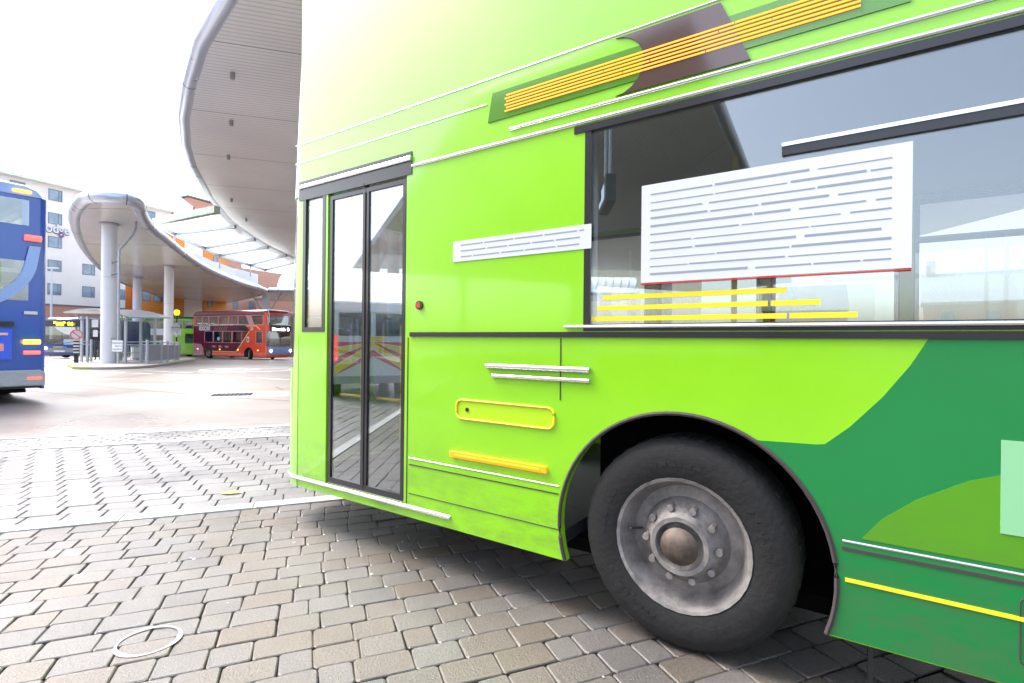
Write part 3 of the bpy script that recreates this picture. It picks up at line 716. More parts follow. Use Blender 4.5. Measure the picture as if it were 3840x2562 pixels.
# arch rubber lip, rivets, flaps, seals, mudflap
for ax in AX:
    q = MB(); q.tube([(x,H2+.002,z) for x,z in arc(ax,.48,.604,-19,199,40)],.010,6); q.build('arch_lip', DARKG, mbus, smooth=True)
q = MB(); q.tube([(x,H2+.0035,z) for x,z in rrect(-4.85,-4.05,.36,.58,.02)],.0025,5,closed=True); q.build('service_flap', DARKG, mbus)
for x in (-4.75,-4.15): 
    q = MB(); q.cyl((x,H2+.002,.47),(x,H2+.007,.47),.014,n=14); q.build('flap_lock', BLACK, mbus)
q = MB(); q.cyl((-.8,H2-.012,2.45),(-.8,H2-.012,2.47),.02,n=8); q.box(-.805,-.798,H2-.006,H2-.002,.4,2.41); q.build('door_seal', DARKG, mbus)
q = MB(); q.cyl((-1.33,H2,1.62),(-1.33,H2+.012,1.62),.028,n=20); q.cyl((-1.33,H2+.012,1.62),(-1.33,H2+.016,1.62),.018,n=16,mi=1); q.build('door_button', [BLACK,simple('button_red',(.6,.03,.02),.4)], mbus, smooth=True)
q = MB(); q.box(-3.66,-3.645,H2-.30,H2-.03,.12,.45); q.build('mudflap', BLACK, mbus)
# panel gaps and handrail poles inside
for xg,y_,z_ in ((-1.23,.0005,.36),(-2.333,.0005,1.1),(-4.9,.003,.29),(-6.4,.003,.29)):
    q = MB(); q.box(xg-.003,xg+.003,H2+y_,H2+y_+.002,z_,1.42); q.build('panel_gap', DARKG, mbus)
q = MB()
for x, y in ((-1.35,.35),(-1.35,-.3),(-3.0,.4),(-4.6,-.4),(-4.6,.4)): q.cyl((x,y,.4),(x,y,2.5),.016,n=10)
q.build('grab_poles', YEL, mbus, smooth=True)

# ---- blue double-decker at the left edge, rear towards us
rc = Vector((-10.0,11.0)); f = Vector((-.828,.5607)); lft = Vector((-.5607,-.828))
o_ = rc+lft*1.275+f*10.6
bb = empty('double_decker_bus', (o_.x,o_.y,0), HD, 'bright blue double-decker bus at the left edge, its rear with red lamps facing us', 'bus')
W5 = [(-1.0,-2.5),(-2.6,-4.1),(-4.2,-5.7),(-5.8,-7.3),(-7.4,-8.9)]
bus(bb, dict(L=10.6, H=4.62, zt=2.7, zu0=3.55, zu1=4.22, paint=BLUE, roofm=LBLUE, arches=[-2.7,-8.0], low={1:W5[:4],-1:W5[:4]}, up={1:W5,-1:W5}, rear_win=[(2.15,2.98),(3.72,4.25)], seats='none', rearclear=True))
xr = -10.6
def rbox(y0,y1,z0,z1,mat,name,dx=.02,bev=0,par=bb):
    q = MB(); q.box(xr-.034-dx,xr-.02,y0,y1,z0,z1); return q.build(name, mat, par, bevel=bev)
q = MB(); q.prism([(-1.24,.36),(-1.24,.64),(-1.15,.70),(1.15,.70),(1.24,.64),(1.24,.36)],'x',xr-.11,xr-.02); q.build('rear_bumper', GREYB, bb, bevel=.03)
for s in (-1,1):
    for z0,z1,m,nm in ((3.40,3.53,REDL,'upper_lamp'),(1.24,1.33,ORL,'indicator'),(1.02,1.10,REDL,'tail_lamp')):
        q = MB(); q.cyl((xr-.05,s*1.16,(z0+z1)/2),(xr-.05,s*.90,(z0+z1)/2),(z1-z0)/2,n=14); q.build(nm, m, bb, smooth=True)
    q = MB(); q.box(xr-.125,xr-.10,s*1.18,s*.95,.50,.55); q.build('reflector', REDL, bb)
q = MB(); q.box(xr-.06,xr-.02,-.72,.72,.92,1.55); q.box(xr-.062,xr-.06,-.6,.2,1.1,1.25,1); q.box(xr-.062,xr-.06,-.3,.5,1.3,1.36,2); q.box(xr-.062,xr-.06,-.66,-.1,1.42,1.47,3); q.build('engine_cover', [simple('royal_blue',(.01,.09,.75),.3,coat=1),simple('salmon_print',(.85,.3,.3),.5),WHITE,simple('peach_print',(.9,.5,.3),.5)], bb)
q = MB(); q.box(xr-.055,xr-.02,-.75,.75,1.60,1.70)
for i in range(5): q.box(xr-.06,xr-.055,-.72,.72,1.61+.018*i,1.617+.018*i,1)
q.build('engine_grille', [BLACK, DARKG], bb)
q = MB(); q.box(xr-.13,xr-.11,-.1,.42,.52,.64); q.build('number_plate', YEL, bb)
q = MB(); pts = [(-1.16,3.3)]+[(.3-1.42*cos(radians(a)),3.05-1.2*sin(radians(a))) for a in range(5,91,5)]+[(1.1,1.86),(1.1,2.0)]+[(.3-1.22*cos(radians(a)),3.05-1.0*sin(radians(a))) for a in range(90,4,-5)]+[(-.98,3.3)]; q.prism(pts,'x',xr-.028,xr-.02); q.build('rear_swoosh', LBLUE, bb)
q = MB(); q.box(xr-.032,xr-.02,.2,.9,3.35,3.45); q.build('cyan_lettering_film', simple('cyan_print',(.1,.5,.9),.4), bb)
q = MB(); q.box(xr-.05,xr-.02,-1.12,-.9,1.86,1.93); q.build('wing_badge', WHITE, bb, bevel=.02)
q = MB(); q.box(xr-.04,xr-.0,-1.0,-.72,4.40,4.44); q.build('roof_marker_lamp', ORL, bb)

# ---- red double-decker in the distance, off side towards us
def place_bus(name, fx, fy, dirx, diry, label, cat='bus', W=2.55, side=-1):
    """front corner (fx,fy) of the side nearest us; side -1 = off side"""
    d = Vector((dirx,diry)).normalized(); l = Vector((-d.y,d.x)); c = Vector((fx,fy))-l*side*W/2
    z = gz(c.y-d.y*5)
    e = empty(name, (c.x,c.y,z), math.atan2(d.y,d.x), label, cat)
    e.rotation_euler[1] = 0
    return e
rb = place_bus('double_decker_bus', -20.46, 43.0, 8.93, -4.5, 'maroon and orange-red double-decker bus with white excel lettering under the canopy')
UPR = [(-2.35,-3.9),(-3.98,-5.2),(-5.28,-6.6),(-6.68,-8.0),(-8.08,-8.9),(-8.98,-10.0)]
bus(rb, dict(L=10.4, H=4.35, paint=REDO, roofm=MAROON, arches=[-2.5,-8.1], lit=True, low={-1:[(-.75,-1.6),(-3.4,-4.7),(-4.78,-6.0),(-6.08,-7.3),(-7.38,-8.6)],1:[(-1.9,-3.0),(-3.3,-4.7),(-4.78,-6.0),(-6.08,-7.3)]}, up={-1:[(-.7,-2.25)]+UPR,1:[(-.7,-2.25)]+UPR}, framem=STEEL, steer=-.5, upk=5, wrap=1))
def ov(root, poly, mat, name='livery_panel', d=.004, e=0.0):
    q = MB(); q.prism(poly,'y',-1.275-d-e,-1.275-.0005-e); return q.build(name, mat, root)
ov(rb, [(-2.3,2.5),(-4.05,.70),(-4.3,.66),(-7.48,.66)]+arc(-8.1,.48,.61,18,162,14)+[(-10.2,.62),(-10.2,1.44),(-3.35,1.44),(-3.35,2.42)] , MAROON)
ov(rb, [(-2.35,2.5),(-2.9,3.0),(-10.25,3.0),(-10.25,2.5)], MAROON); ov(rb, [(-.5,3.86),(-.5,4.05),(-10.25,4.05),(-10.25,3.86)], MAROON)
ov(rb, [(-8.65,1.45),(-8.65,2.49),(-10.25,2.49),(-10.25,1.45)], MAROON)
ov(rb, [(-8.9,.30),(-8.75,.9),(-9.1,1.3),(-10.27,1.35),(-10.27,.30)], PINK, e=.004)
ov(rb, [(-1.75,3.0),(-2.2,3.85),(-2.9,3.85),(-2.45,3.0)], PINK, e=.004)
ov(rb, [(-2.55,2.5),(-2.95,2.92),(-3.9,2.92),(-3.7,2.5)], BLACK, 'black_glazing', e=.004)
for P in ([(-4.1,.66),(-7.46,.66),(-7.46,.695),(-4.15,.695)], [(-2.35,2.5),(-4.1,.66),(-4.16,.70),(-2.45,2.5)], [(-4.6,3.0),(-10.2,2.97),(-10.2,3.005),(-4.6,3.035)], [(-1.0,2.60),(-1.5,2.95),(-2.9,2.95),(-2.9,2.90),(-1.55,2.90),(-1.1,2.60)]): ov(rb, P, CREAM, 'gold_line', e=.008)
for i in range(6): ov(rb, [(-5.3-.32*i,2.88),(-5.37-.32*i,2.88),(-5.75-.32*i,2.52-.05*(i%2)),(-5.68-.32*i,2.52-.05*(i%2))], PINK, 'pale_slash', e=.004)
text('excel', .78, (-9.45,-1.286,2.56), (pi/2,0,0), WHITE, rb, bold=.02)
text('30', .38, (-2.3,-1.286,2.56), (pi/2,0,0), WHITE, rb, bold=.01)
for x in (-5.2,-6.1,-7.0):
    q = MB(); q.box(x-.5,x-.12,-1.287,-1.28,1.12,1.16); q.box(x-.45,x-.12,-1.287,-1.28,1.04,1.08); q.cyl((x,-1.28,1.1),(x,-1.29,1.1),.1,n=12,mi=1); q.build('service_icon', [WHITE,REDO], rb)
ov(rb, rrect(-2.75,-2.45,1.52,2.0,.05), WHITE, 'white_panel', e=.006); ov(rb, rrect(-2.66,-2.54,1.64,1.88,.02), BLACK, 'dark_panel', e=.011)
for x in (-3.9,-6.4,-9.6,-1.3): 
    q = MB(); q.box(x-.06,x+.06,-1.295,-1.275,.82,.88); q.build('side_marker_light', ORL, rb)
q = MB(); q.cyl((-6.6,-1.28,1.8),(-6.6,-1.29,1.8),.17,n=20); q.build('round_notice', SKYB, rb)
text('Norwich  B', .36, (.05,-.95,2.55), (pi/2,0,pi/2), LEDW, rb, bold=.008)
q = MB(); q.box(-.02,.02,-1.05,1.0,2.48,3.0); q.build('destination_glass', BLACK, rb)
for s in (-1,1):
    q = MB(); q.tube([(-.5,s*1.28,4.2),(-.1,s*1.25,4.22),(.05,s*1.25,3.9),(.06,s*1.25,3.2)],.035,8); q.build('corner_guard', WHITE, rb, smooth=True)
q = MB(); fpr=front_pts(2.55); band(q, fpr, .55, 1.18, 4, len(fpr)-4, th=.01, out=.008); q.build('front_blue_reflection', LBLUE, rb, smooth=True)  # blue reflection over the bus front, put in as a painted band

# ---- lime, white and green double-decker further back
lb = place_bus('double_decker_bus', -33.2, 54.3, 1.0, -.02, 'lime and green double-decker bus with a long blank white side panel')
UPL = [(-.65,-1.7),(-1.8,-3.2),(-3.3,-4.7),(-4.8,-6.2),(-6.3,-7.7),(-7.8,-9.2)]
bus(lb, dict(L=10.9, H=4.3, paint=LIME, roofm=GREEN, arches=[-2.6,-8.2], low={-1:[(-.6,-1.5)]+UPL[2:],1:UPL[2:]}, up={-1:UPL,1:UPL}, upk=8, framem=GREEN, steer=0))
ov(lb, [(-3.2,.3),(-3.2,2.5),(-3.0,3.0),(-10.75,3.0),(-10.75,.3),(-8.82,.3)]+list(reversed(arc(-8.2,.48,.61,18,162,14)[::-1]))[::1]+[(-7.58,.3)], GREEN) if False else None
ov(lb, [(-3.25,2.5),(-3.25,3.01),(-10.75,3.01),(-10.75,2.5)], GREEN); ov(lb, [(-3.25,1.2),(-3.25,1.455),(-10.75,1.455),(-10.75,1.2)], GREEN); ov(lb, [(-9.25,1.456),(-9.25,2.49),(-10.75,2.49),(-10.75,1.456)], GREEN)
ov(lb, [(-1.9,2.30),(-1.9,2.98),(-9.7,2.98),(-9.7,2.30)], WHITE, 'advert_panel', e=.012)
ov(lb, [(-3.25,3.86),(-3.25,4.02),(-10.75,4.02),(-10.75,3.86)], GREEN)

# ---- single-decker facing us at the left
sb = empty('single_decker_bus', (-34.95,39.6,gz(40)), math.atan2(-.98,.16), 'navy and white single-decker bus showing route 84, facing us behind the island', 'bus')
bus(sb, dict(L=10.5, W=2.6, H=3.25, decker=False, paint=NAVY, arches=[-2.5,-8.0], zt=2.55, zft=2.5, zf=1.15, lit=True, low={1:[(-.8,-2.2),(-2.3,-3.8),(-3.9,-5.4)],-1:[(-.8,-2.2),(-2.3,-3.8),(-3.9,-5.4)]}, up={}, seats='none'))
fps = front_pts(2.6)
q = MB(); band(q, fps, 2.5, 2.95, 2, len(fps)-2, th=.01, out=.008); q.build('destination_box', BLACK, sb, smooth=True)
q = MB(); q.prism([(1.05,2.46),(-.35,2.46),(-.2,2.25),(.3,1.95),(1.1,1.72)],'x',-.02,.02); q.build('white_swoosh', WHITE, sb)
q = MB(); band(q, fps, 1.10, 1.5, 2, 12, th=.01, out=.008); q.build('pale_dash_panel', SKYB, sb, smooth=True)
q = MB(); band(q, fps, .5, .82, 2, len(fps)-2, th=.01, out=.01); q.build('grey_lower_panel', simple('grey_panel_paint',(.2,.21,.23),.4,coat=.5), sb, smooth=True)
q = MB(); q.box(.0,.03,-.4,.35,.52,.64); q.build('number_plate', WHITE, sb)
R_ = (pi/2,0,pi/2)
text('Hopewell', .20, (.06,-.42,2.73), R_, LEDY, sb, bold=.004); text('Green', .19, (.06,-.25,2.56), R_, LEDY, sb, bold=.004); text('84', .36, (.06,.55,2.58), R_, LEDY, sb, bold=.01)
text('connect', .20, (.04,-.45,.86), R_, YEL, sb, bold=.003); text('bus', .20, (.04,.22,.86), R_, simple('cyan_logo',(.05,.4,.85),.4), sb, bold=.003)

# ------------------------------------------------------------------ canopies
SOFF = ribbed('soffit_sheet', (.86,.82,.79), radians(16), .19, .35, .1, .9, 4.9)
SOFF2 = ribbed('soffit_sheet_low', (.86,.84,.81), radians(2), .16, .22, .25, .4, 9.0)
FASC = simple('fascia_sheet', (.66,.66,.66), .4, var=.05, vscale=.3)
def smooth_poly(P, closed=False, it=1):
    for _ in range(it):
        Q = []
        n = len(P)
        for i in range(n if closed else n-1):
            a = P[i]; b = P[(i+1) % n]; Q += [(a[0]*.75+b[0]*.25, a[1]*.75+b[1]*.25), (a[0]*.25+b[0]*.75, a[1]*.25+b[1]*.75)]
        if not closed: Q = [P[0]]+Q+[P[-1]]
        P = Q
    return P
def canopy(name, poly, z, th, label, tube_idx, r, soff, grp=None):
    """flat soffit, sloping roof sheet, bull-nose tube along the listed part of the edge"""
    e = empty(name, (poly[0][0],poly[0][1],0), 0, label, 'canopy', grp); ox, oy = poly[0]
    P = [(x-ox,y-oy) for x,y in poly]
    m = MB(); m.prism(P, 'z', z, z+.04); s = m.build('soffit', soff, e)
    cx = sum(p[0] for p in P)/len(P); cy = sum(p[1] for p in P)/len(P)
    m = MB(); n = len(P)
    inn = [(p[0]+(cx-p[0])*.10, p[1]+(cy-p[1])*.10) for p in P]
    vs = [(x,y,z+.05) for x,y in P]+[(x,y,z+.05+r*1.2) for x,y in P]+[(x,y,z+th) for x,y in inn]
    m.add(vs, [(i,(i+1)%n,n+(i+1)%n,n+i) for i in range(n)]+[(n+i,n+(i+1)%n,2*n+(i+1)%n,2*n+i) for i in range(n)]+[tuple(range(2*n,3*n))])
    m.build('roof_sheet', FASC, e)
    m = MB(); path = [(P[i][0],P[i][1],z+r*.75) for i in tube_idx]
    m.tube(path, r, 16, closed=(len(tube_idx) == len(P))); t = m.build('bullnose_edge', TUBEM, e, smooth=True, angle=60)
    for i in tube_idx[::3]:
        p = Vector(path[tube_idx.index(i)]); q = Vector(path[(tube_idx.index(i)+1) % len(path)]); d = (q-p).normalized()
        m = MB(); m.cyl(p-d*.012,p+d*.012,r+.006,n=16); m.build('edge_joint', DARKG, t, smooth=True)
    return e
AP = [(-18.67,22.2),(-21.2,24.7),(-24.9,29.3),(-29.4,35.3),(-35.07,43.6),(-39.2,50.25),(-43.2,57.8),(-46.0,64.5),(-50.0,73.3),(-53.2,81.4),(-55.9,88.8),(-53.0,89.5),(-43.08,79.21),(-36.0,71.0),(-30.6,64.0),(-29.7,60.5),(-29.1,55.2),(-27.7,49.2),(-25.7,42.4),(-23.2,35.9),(-21.0,31.0),(-19.6,27.6),(-17.8,24.4),(-16.75,22.9),(-16.5,22.1),(-17.0,21.62),(-17.9,21.65)]
AP = smooth_poly(AP, True, 1)
ca = canopy('canopy', AP, 7.15, .75, 'long white curved canopy with a rounded silver edge over the railed passenger island', list(range(len(AP))), .27, SOFF2)
m = MB()  # white upstand gutter along the right edge
up_ = [(-24.3,36.2),(-26.6,42.6),(-28.5,49.2),(-29.9,55.2),(-30.4,61.0)]
ox, oy = AP[0]
for i in range(4):
    a, b_ = up_[i], up_[i+1]; m.bar((a[0]-ox,a[1]-oy,7.95+.12*i),(b_[0]-ox,b_[1]-oy,8.07+.12*i),.12,.7+.2*i)
m.build('upstand', FASC, ca)
for i,(x,y,r_) in enumerate(((-20.4,25.9,.34),(-27.45,40.9,.33),(-35.9,49.0,.36),(-52.5,87.5,.36))):
    lab = ['fat pale grey round column nearest us on the island, beside the shelter','pale grey round column right of the island, behind the guard rail','grey round column in the middle of the island, second from the left','farthest grey canopy column, standing behind the red bus'][i]
    z0 = gz(y)+(.12 if i < 3 else 0)
    e = empty('canopy_column', (x,y,z0), 0, lab, 'column', 'round canopy columns')
    m = MB(); m.cyl((0,0,0),(0,0,7.15-z0),r_,n=40); m.build('shaft', COLM, e, smooth=True)
    m = MB(); m.cyl((0,0,7.05-z0),(0,0,7.10-z0),r_+.10,n=32); m.cyl((0,0,4.3),(0,0,4.34),r_+.012,n=32); m.build('collar', TUBEM, e, smooth=True)

BPE = [(30,4.5),(14,6.5),(2,8.6),(-3.6,10.2),(-6.6,12.0),(-8.67,14.2),(-10.47,16.52),(-12.15,18.88),(-13.75,21.5),(-15.1,24.08),(-17.6,29.8),(-19.5,35.3),(-20.9,42.1),(-21.9,49.7),(-21.9,55.0),(-20.8,57.45),(-15.25,57.5),(-1.52,57.5),(30,57.5)]
cb_ = canopy('canopy', BPE, 9.5, 1.1, 'huge curved station canopy with beige ribbed soffit sweeping overhead behind the green bus', list(range(0,18)), .24, SOFF)
LHM = simple('light_housing',(.35,.34,.33),.5)
for x,y in ((-8.6,15.6),(-12.6,22.6),(-16.3,29.6),(-18.0,34.5),(-10.5,19.0)):
    m = MB(); m.cyl((x-30,y-4.5,9.5),(x-30,y-4.5,9.30),.07,n=12); m.build('soffit_light', LHM, cb_)
BR = [('tall round column with two short braces, seen through the bus door glass',-17.5,51.0,.34),('slimmer round canopy column left of the thickest one, seen through the bus windows',-10.75,40.0,.34),('thickest round canopy column seen through the door of the green bus',-7.0,30.0,.34),('round canopy column hidden mostly behind the green bus body',9.0,30.0,.34)]
for lab,x,y,r_ in BR:
    z0 = gz(y); e = empty('braced_column', (x,y,z0), 0, lab, 'column', 'round canopy columns')
    m = MB(); m.cyl((0,0,0),(0,0,9.5-z0),r_,n=32); m.build('shaft', COLM, e, smooth=True)
    for s in (-1,1):
        m = MB(); m.tube([(s*.3,0,7.2-z0),(s*.75,0,8.1-z0),(s*1.15,0,8.9-z0),(s*1.2,0,9.5-z0)],.10,10); m.build('brace', COLM, e, smooth=True)
# canopy across the back with ribbed barrel vault
CPp = [(-29.6,62.3),(15,62.0),(15,72),(-16,74),(-33,81.5),(-33.8,70)]
cc = canopy('canopy', CPp, 7.15, .6, 'low white canopy crossing the far side of the station below the barrel vault', [0,1], .27, SOFF2)
vt = empty('barrel_vault_roof', (-30,66,0), 0, 'white ribbed barrel vault roof running across the back of the bus station', 'roof')
m = MB(); n = 16; LX = 46
sec = [(2.3-3.0*cos(pi*k/n), 7.9+2.15*sin(pi*k/n)) for k in range(n+1)]
vs = [(0,y,z) for y,z in sec]+[(LX,y,z) for y,z in sec]; m.add(vs, [(k,k+1,n+2+k,n+1+k)[::-1] for k in range(n)]+[tuple(range(n+1)),tuple(range(n+1,2*n+2))[::-1]])
m.build('vault_sheet', simple('white_sheeting',(.78,.79,.8),.35,var=.05,vscale=.5), vt, smooth=True, angle=60)
m = MB()
for i in range(46): m.tube([(.5+i*1.0+(z-7.9)*.35,2.3+(y-2.3)*1.01,7.9+(z-7.9)*1.012) for y,z in sec[:12]], .05, 5)
m.build('vault_rib', simple('vault_rib_grey',(.36,.38,.38),.5), vt)
m = MB(); m.box(0,LX,-1.3,5,7.3,7.88); m.build('vault_fascia', simple('fascia_grey',(.5,.5,.5),.5), vt)
# far columns under the back canopy
for lab,x,y in (('square post with two slanting struts holding the inner canopy corner',-30.6,63.6),('grey post under the far canopy seen through the bus body windows',-6,66)):
    z0 = gz(y); e = empty('canopy_post', (x,y,z0), 0, lab, 'column', 'posts under the far canopy')
    m = MB(); m.box(-.35,.35,-.3,.3,0,7.15-z0); m.build('shaft', COLM, e)
    for s in (-1,1):
        m = MB(); m.bar((s*.3,0,4.6-z0),(s*1.9,0,7.1-z0),.12,.12); m.build('strut', STEEL, e)

# glazed link roof
gr = empty('glazed_roof', (-22.4,32,0), 0, 'white translucent glazed roof on slim steel beams between the two curved canopies', 'roof')
L_ = [(-22.39,32.0),(-23.58,35.66),(-24.64,40.95),(-25.5,44.54),(-25.7,50.15),(-25.8,53.53)]
Rr = [(-16.6,28.7),(-17.9,33.0),(-18.75,37.2),(-19.25,40.3),(-19.5,44.1),(-19.5,47.2)]; gz0 = 8.62
O = lambda p, z: (p[0]+22.4, p[1]-32, z)
def gmat():
    m, t, p = nmat('translucent_panel'); setp(p, Roughness=.25); p.inputs['Base Color'].default_value = (.85,.88,.88,1)
    tr = t.nodes.new('ShaderNodeBsdfTranslucent'); tr.inputs[0].default_value = (.95,.97,.97,1); tp = t.nodes.new('ShaderNodeBsdfTransparent'); tp.inputs[0].default_value = (.95,.97,.97,1)
    m1 = t.nodes.new('ShaderNodeMixShader'); m1.inputs[0].default_value = .45; m2 = t.nodes.new('ShaderNodeMixShader'); m2.inputs[0].default_value = .78
    o = t.nodes['Material Output']; t.links.new(tr.outputs[0], m1.inputs[1]); t.links.new(tp.outputs[0], m1.inputs[2]); t.links.new(p.outputs[0], m2.inputs[1]); t.links.new(m1.outputs[0], m2.inputs[2]); t.links.new(m2.outputs[0], o.inputs[0])
    return m
GM = gmat()
for i in range(5):
    m = MB(); q = [O(L_[i],gz0+.14),O(Rr[i],gz0+.14),O(Rr[i+1],gz0+.14),O(L_[i+1],gz0+.14)]
    m.add(q+[(a,b,c+.02) for a,b,c in q], [(0,1,2,3)[::-1],(4,5,6,7),(0,1,5,4),(1,2,6,5),(2,3,7,6),(3,0,4,7)]); m.build('roof_panel', GM, gr)
for i in range(6):
    m = MB(); m.bar(O(L_[i],gz0),O(Rr[i],gz0),.16 if i else .34,.2 if i else .4); m.build('cross_beam', STEEL if i else simple('mossy_gutter',(.45,.5,.42),.6,var=.3,vscale=3), gr)
    m = MB(); p = O(L_[i],gz0)
    for t_ in (.3,.65): 
        q = Vector(O(L_[i],gz0)).lerp(Vector(O(Rr[i],gz0)), t_); m.cyl(q+Vector((0,0,.1)), q+Vector((0,0,.42)), .05, n=8)
    m.build('roof_fixing', simple('rusty_fixing',(.25,.13,.09),.7), gr)
    if i < 5:
        m = MB(); m.bar(O(L_[i],gz0-.02),O(L_[i+1],gz0-.02),.18,.26); m.build('edge_beam', STEEL, gr)
    if i in (1,3,4):
        m = MB(); m.cyl((p[0],p[1],7.5),(p[0],p[1],8.55),.06,n=10); m.build('stub_post', STEEL, gr)

# canopy behind the camera, seen reflected in the bus
CP2 = [(-8,-5),(-14,-1.5),(-60,-1),(-62,-55),(-46,-55),(-24,-26)]
canopy('canopy', CP2, 9.5, 1.0, 'beige station canopy behind the viewpoint, seen only as a reflection in the bus windows', [5,0,1,2], .24, SOFF)
for x,y in ((-16,-7),(-30,-14),(-45,-10)):
    e = empty('canopy_column', (x,y,0), 0, 'grey canopy column behind the viewpoint, reflected in the bus windows', 'column', 'columns of the reflected canopy'); m = MB(); m.cyl((0,0,0),(0,0,9.5),.34,n=24); m.build('shaft', COLM, e, smooth=True)
hs = empty('departure_display', (-9.9,-4.0,5.2), radians(25), 'black hanging departure display box reflected in the first bus window', 'display')
m = MB(); m.box(-.8,.8,-.15,.15,0,.75); m.build('housing', BLACK, hs, bevel=.03); m = MB(); m.box(-.1,.5,.151,.158,.15,.55); m.box(-.7,-.2,.151,.158,.15,.3); m.build('screen', simple('screen_glow',(.3,.4,.5),.3,emis=(.4,.55,.7),es=.8), hs)
m = MB(); m.cyl((-.5,0,.75),(-.5,0,4.3),.04); m.cyl((.5,0,.75),(.5,0,4.3),.04); m.build('hanger', STEEL, hs)

# ------------------------------------------------------------------ passenger island
IS = [(-19.18,22.18),(-18.4,21.95),(-17.5,22.05),(-16.85,22.8),(-16.85,24.0),(-17.85,26.8),(-19.6,30.2),(-21.5,34.0),(-23.3,37.6),(-27,44),(-33,50.3),(-37.3,52),(-38.9,50.5),(-34,46),(-31.6,40.2),(-32.4,38),(-31.3,36.4),(-25.3,29.0)]
IS = smooth_poly(IS, True, 1)
m = MB(); n = len(IS); cx = -24; cy = 33
inn = [(x+(cx-x)*.02/1, y+(cy-y)*.02) for x,y in IS]
inn = []
for i,(x,y) in enumerate(IS):
    a = Vector(IS[i-1]); b_ = Vector(IS[(i+1)%n]); d = (b_-a).normalized(); nn = Vector((d.y,-d.x))
    ar_ = sum(IS[k][0]*IS[(k+1)%n][1]-IS[(k+1)%n][0]*IS[k][1] for k in range(n))
    if ar_ > 0: nn = -nn
    inn.append((x+nn.x*.16, y+nn.y*.16))
vs = [(x,y,gz(y)-.03) for x,y in IS]+[(x,y,gz(y)+.11) for x,y in IS]+[(x,y,gz(y)+.135) for x,y in inn]
def kerbmat():
    m, t, p = nmat('mossy_kerb'); tc = t.nodes.new('ShaderNodeTexCoord'); n1 = t.nodes.new('ShaderNodeTexNoise'); n1.inputs['Scale'].default_value = .33; n1.inputs['Detail'].default_value = 4; t.links.new(tc.outputs['Object'], n1.inputs['Vector'])
    rp = t.nodes.new('ShaderNodeValToRGB'); e = rp.color_ramp.elements; e[0].position = .46; e[1].position = .54; e[0].color = (.36,.33,.31,1); e[1].color = (.28,.34,.07,1)
    t.links.new(n1.outputs['Fac'], rp.inputs[0]); t.links.new(rp.outputs[0], p.inputs['Base Color']); setp(p, Roughness=.6); return m
m.add(vs, [(i,(i+1)%n,n+(i+1)%n,n+i) for i in range(n)]+[(n+i,n+(i+1)%n,2*n+(i+1)%n,2*n+i) for i in range(n)])
tag(m.build('island_kerb', kerbmat()), kind='structure')
m = MB(); m.add([(x,y,gz(y)+.13) for x,y in inn], [tuple(range(n))])
tag(m.build('island_paving', simple('island_slabs', (.42,.39,.36), .45, var=.12, vscale=2)), kind='structure')

# guard rails
PST = [(-17.95,25.2),(-18.5,27.0),(-19.3,28.7),(-20.25,30.7),(-21.35,32.8),(-22.45,34.7)]
railpos = ['nearest the round column','second from the near end','in the middle of the curve','third from the far end','next to last before the beacon','at the far end beside the beacon']
def guard(p, q, label, solid=True, bars=8):
    a = Vector(p); b_ = Vector(q); L = (b_-a).length; z = gz((p[1]+q[1])/2)+.13
    e = empty('guard_rail', (a.x,a.y,z), math.atan2(b_.y-a.y,b_.x-a.x), label, 'guard rail', 'guard rail panels round the island')
    m = MB(); m.cyl((0,0,0),(0,0,1.16),.06,n=14); m.cyl((0,0,1.16),(0,0,1.19),.06,.03,n=14); m.build('post', STEEL, e, smooth=True)
    m = MB()
    for h_ in (.1,.93,1.08): m.cyl((.05,0,h_),(L-.05,0,h_),.025,n=10)
    m.build('rail', STEEL, e, smooth=True)
    if solid: m = MB(); m.box(.08,L-.08,-.008,.008,.13,.91); m.build('infill_panel', MESHM, e)
    else:
        m = MB()
        for k in range(bars): x = L*(k+1)/(bars+1); m.cyl((x,0,.1),(x,0,.93),.012,n=6)
        m.build('infill_bars', STEEL, e)
    return e
for i in range(5): guard(PST[i], PST[i+1], 'solid grey guard rail panel on the island, '+railpos[i], True)
guard((-19.6,27.1),(-17.95,25.35), 'open barred guard rail panel left of the nearest solid one', False)
guard((-21.6,27.4),(-19.65,27.1), 'open barred guard rail panel directly behind the nearest fat column', False, 12)
guard((-22.1,26.9),(-22.5,26.1), 'short pale guard rail end frame beside the striped bollard', False, 3)

# downpipe with sign
dp = empty('drainpipe', (-19.22,25.0,.13), 0, 'thin grey drainpipe rising beside the fat column and bending to the canopy', 'pipe')
m = MB(); m.tube([(0,0,0),(0,0,5.6)],.055,10); m.tube([(0,0,5.55),(.45,.35,6.45),(.5,.4,6.75)],.055,10); m.tube([(.5,.4,6.65),(.5,.4,7.1)],.055,10); m.build('pipe', STEEL, dp, smooth=True)
m = MB()
for z in (4.4,5.0,1.2): m.bar((0,0,z),(-.9,.7,z),.04,.05)
m.build('bracket', BLACK, dp)
sg = empty('warning_sign', (-19.2,24.92,.13), radians(-4), 'small square white sign reading PASSENGERS KEEP TO CROSSINGS on the drainpipe', 'sign')
m = MB(); m.box(-.27,.27,-.02,0,.58,1.12); m.build('plate', simple('sign_plate',(.72,.76,.8),.4), sg, bevel=.004)
for t_,z in (('PASSENGERS',.96),('KEEP TO',.81),('CROSSINGS',.66)): text(t_, .092, (.24,-.0215,z), (pi/2,0,0), simple('sign_ink',(.02,.02,.05),.5), sg, depth=.001, align='RIGHT', bold=.001)

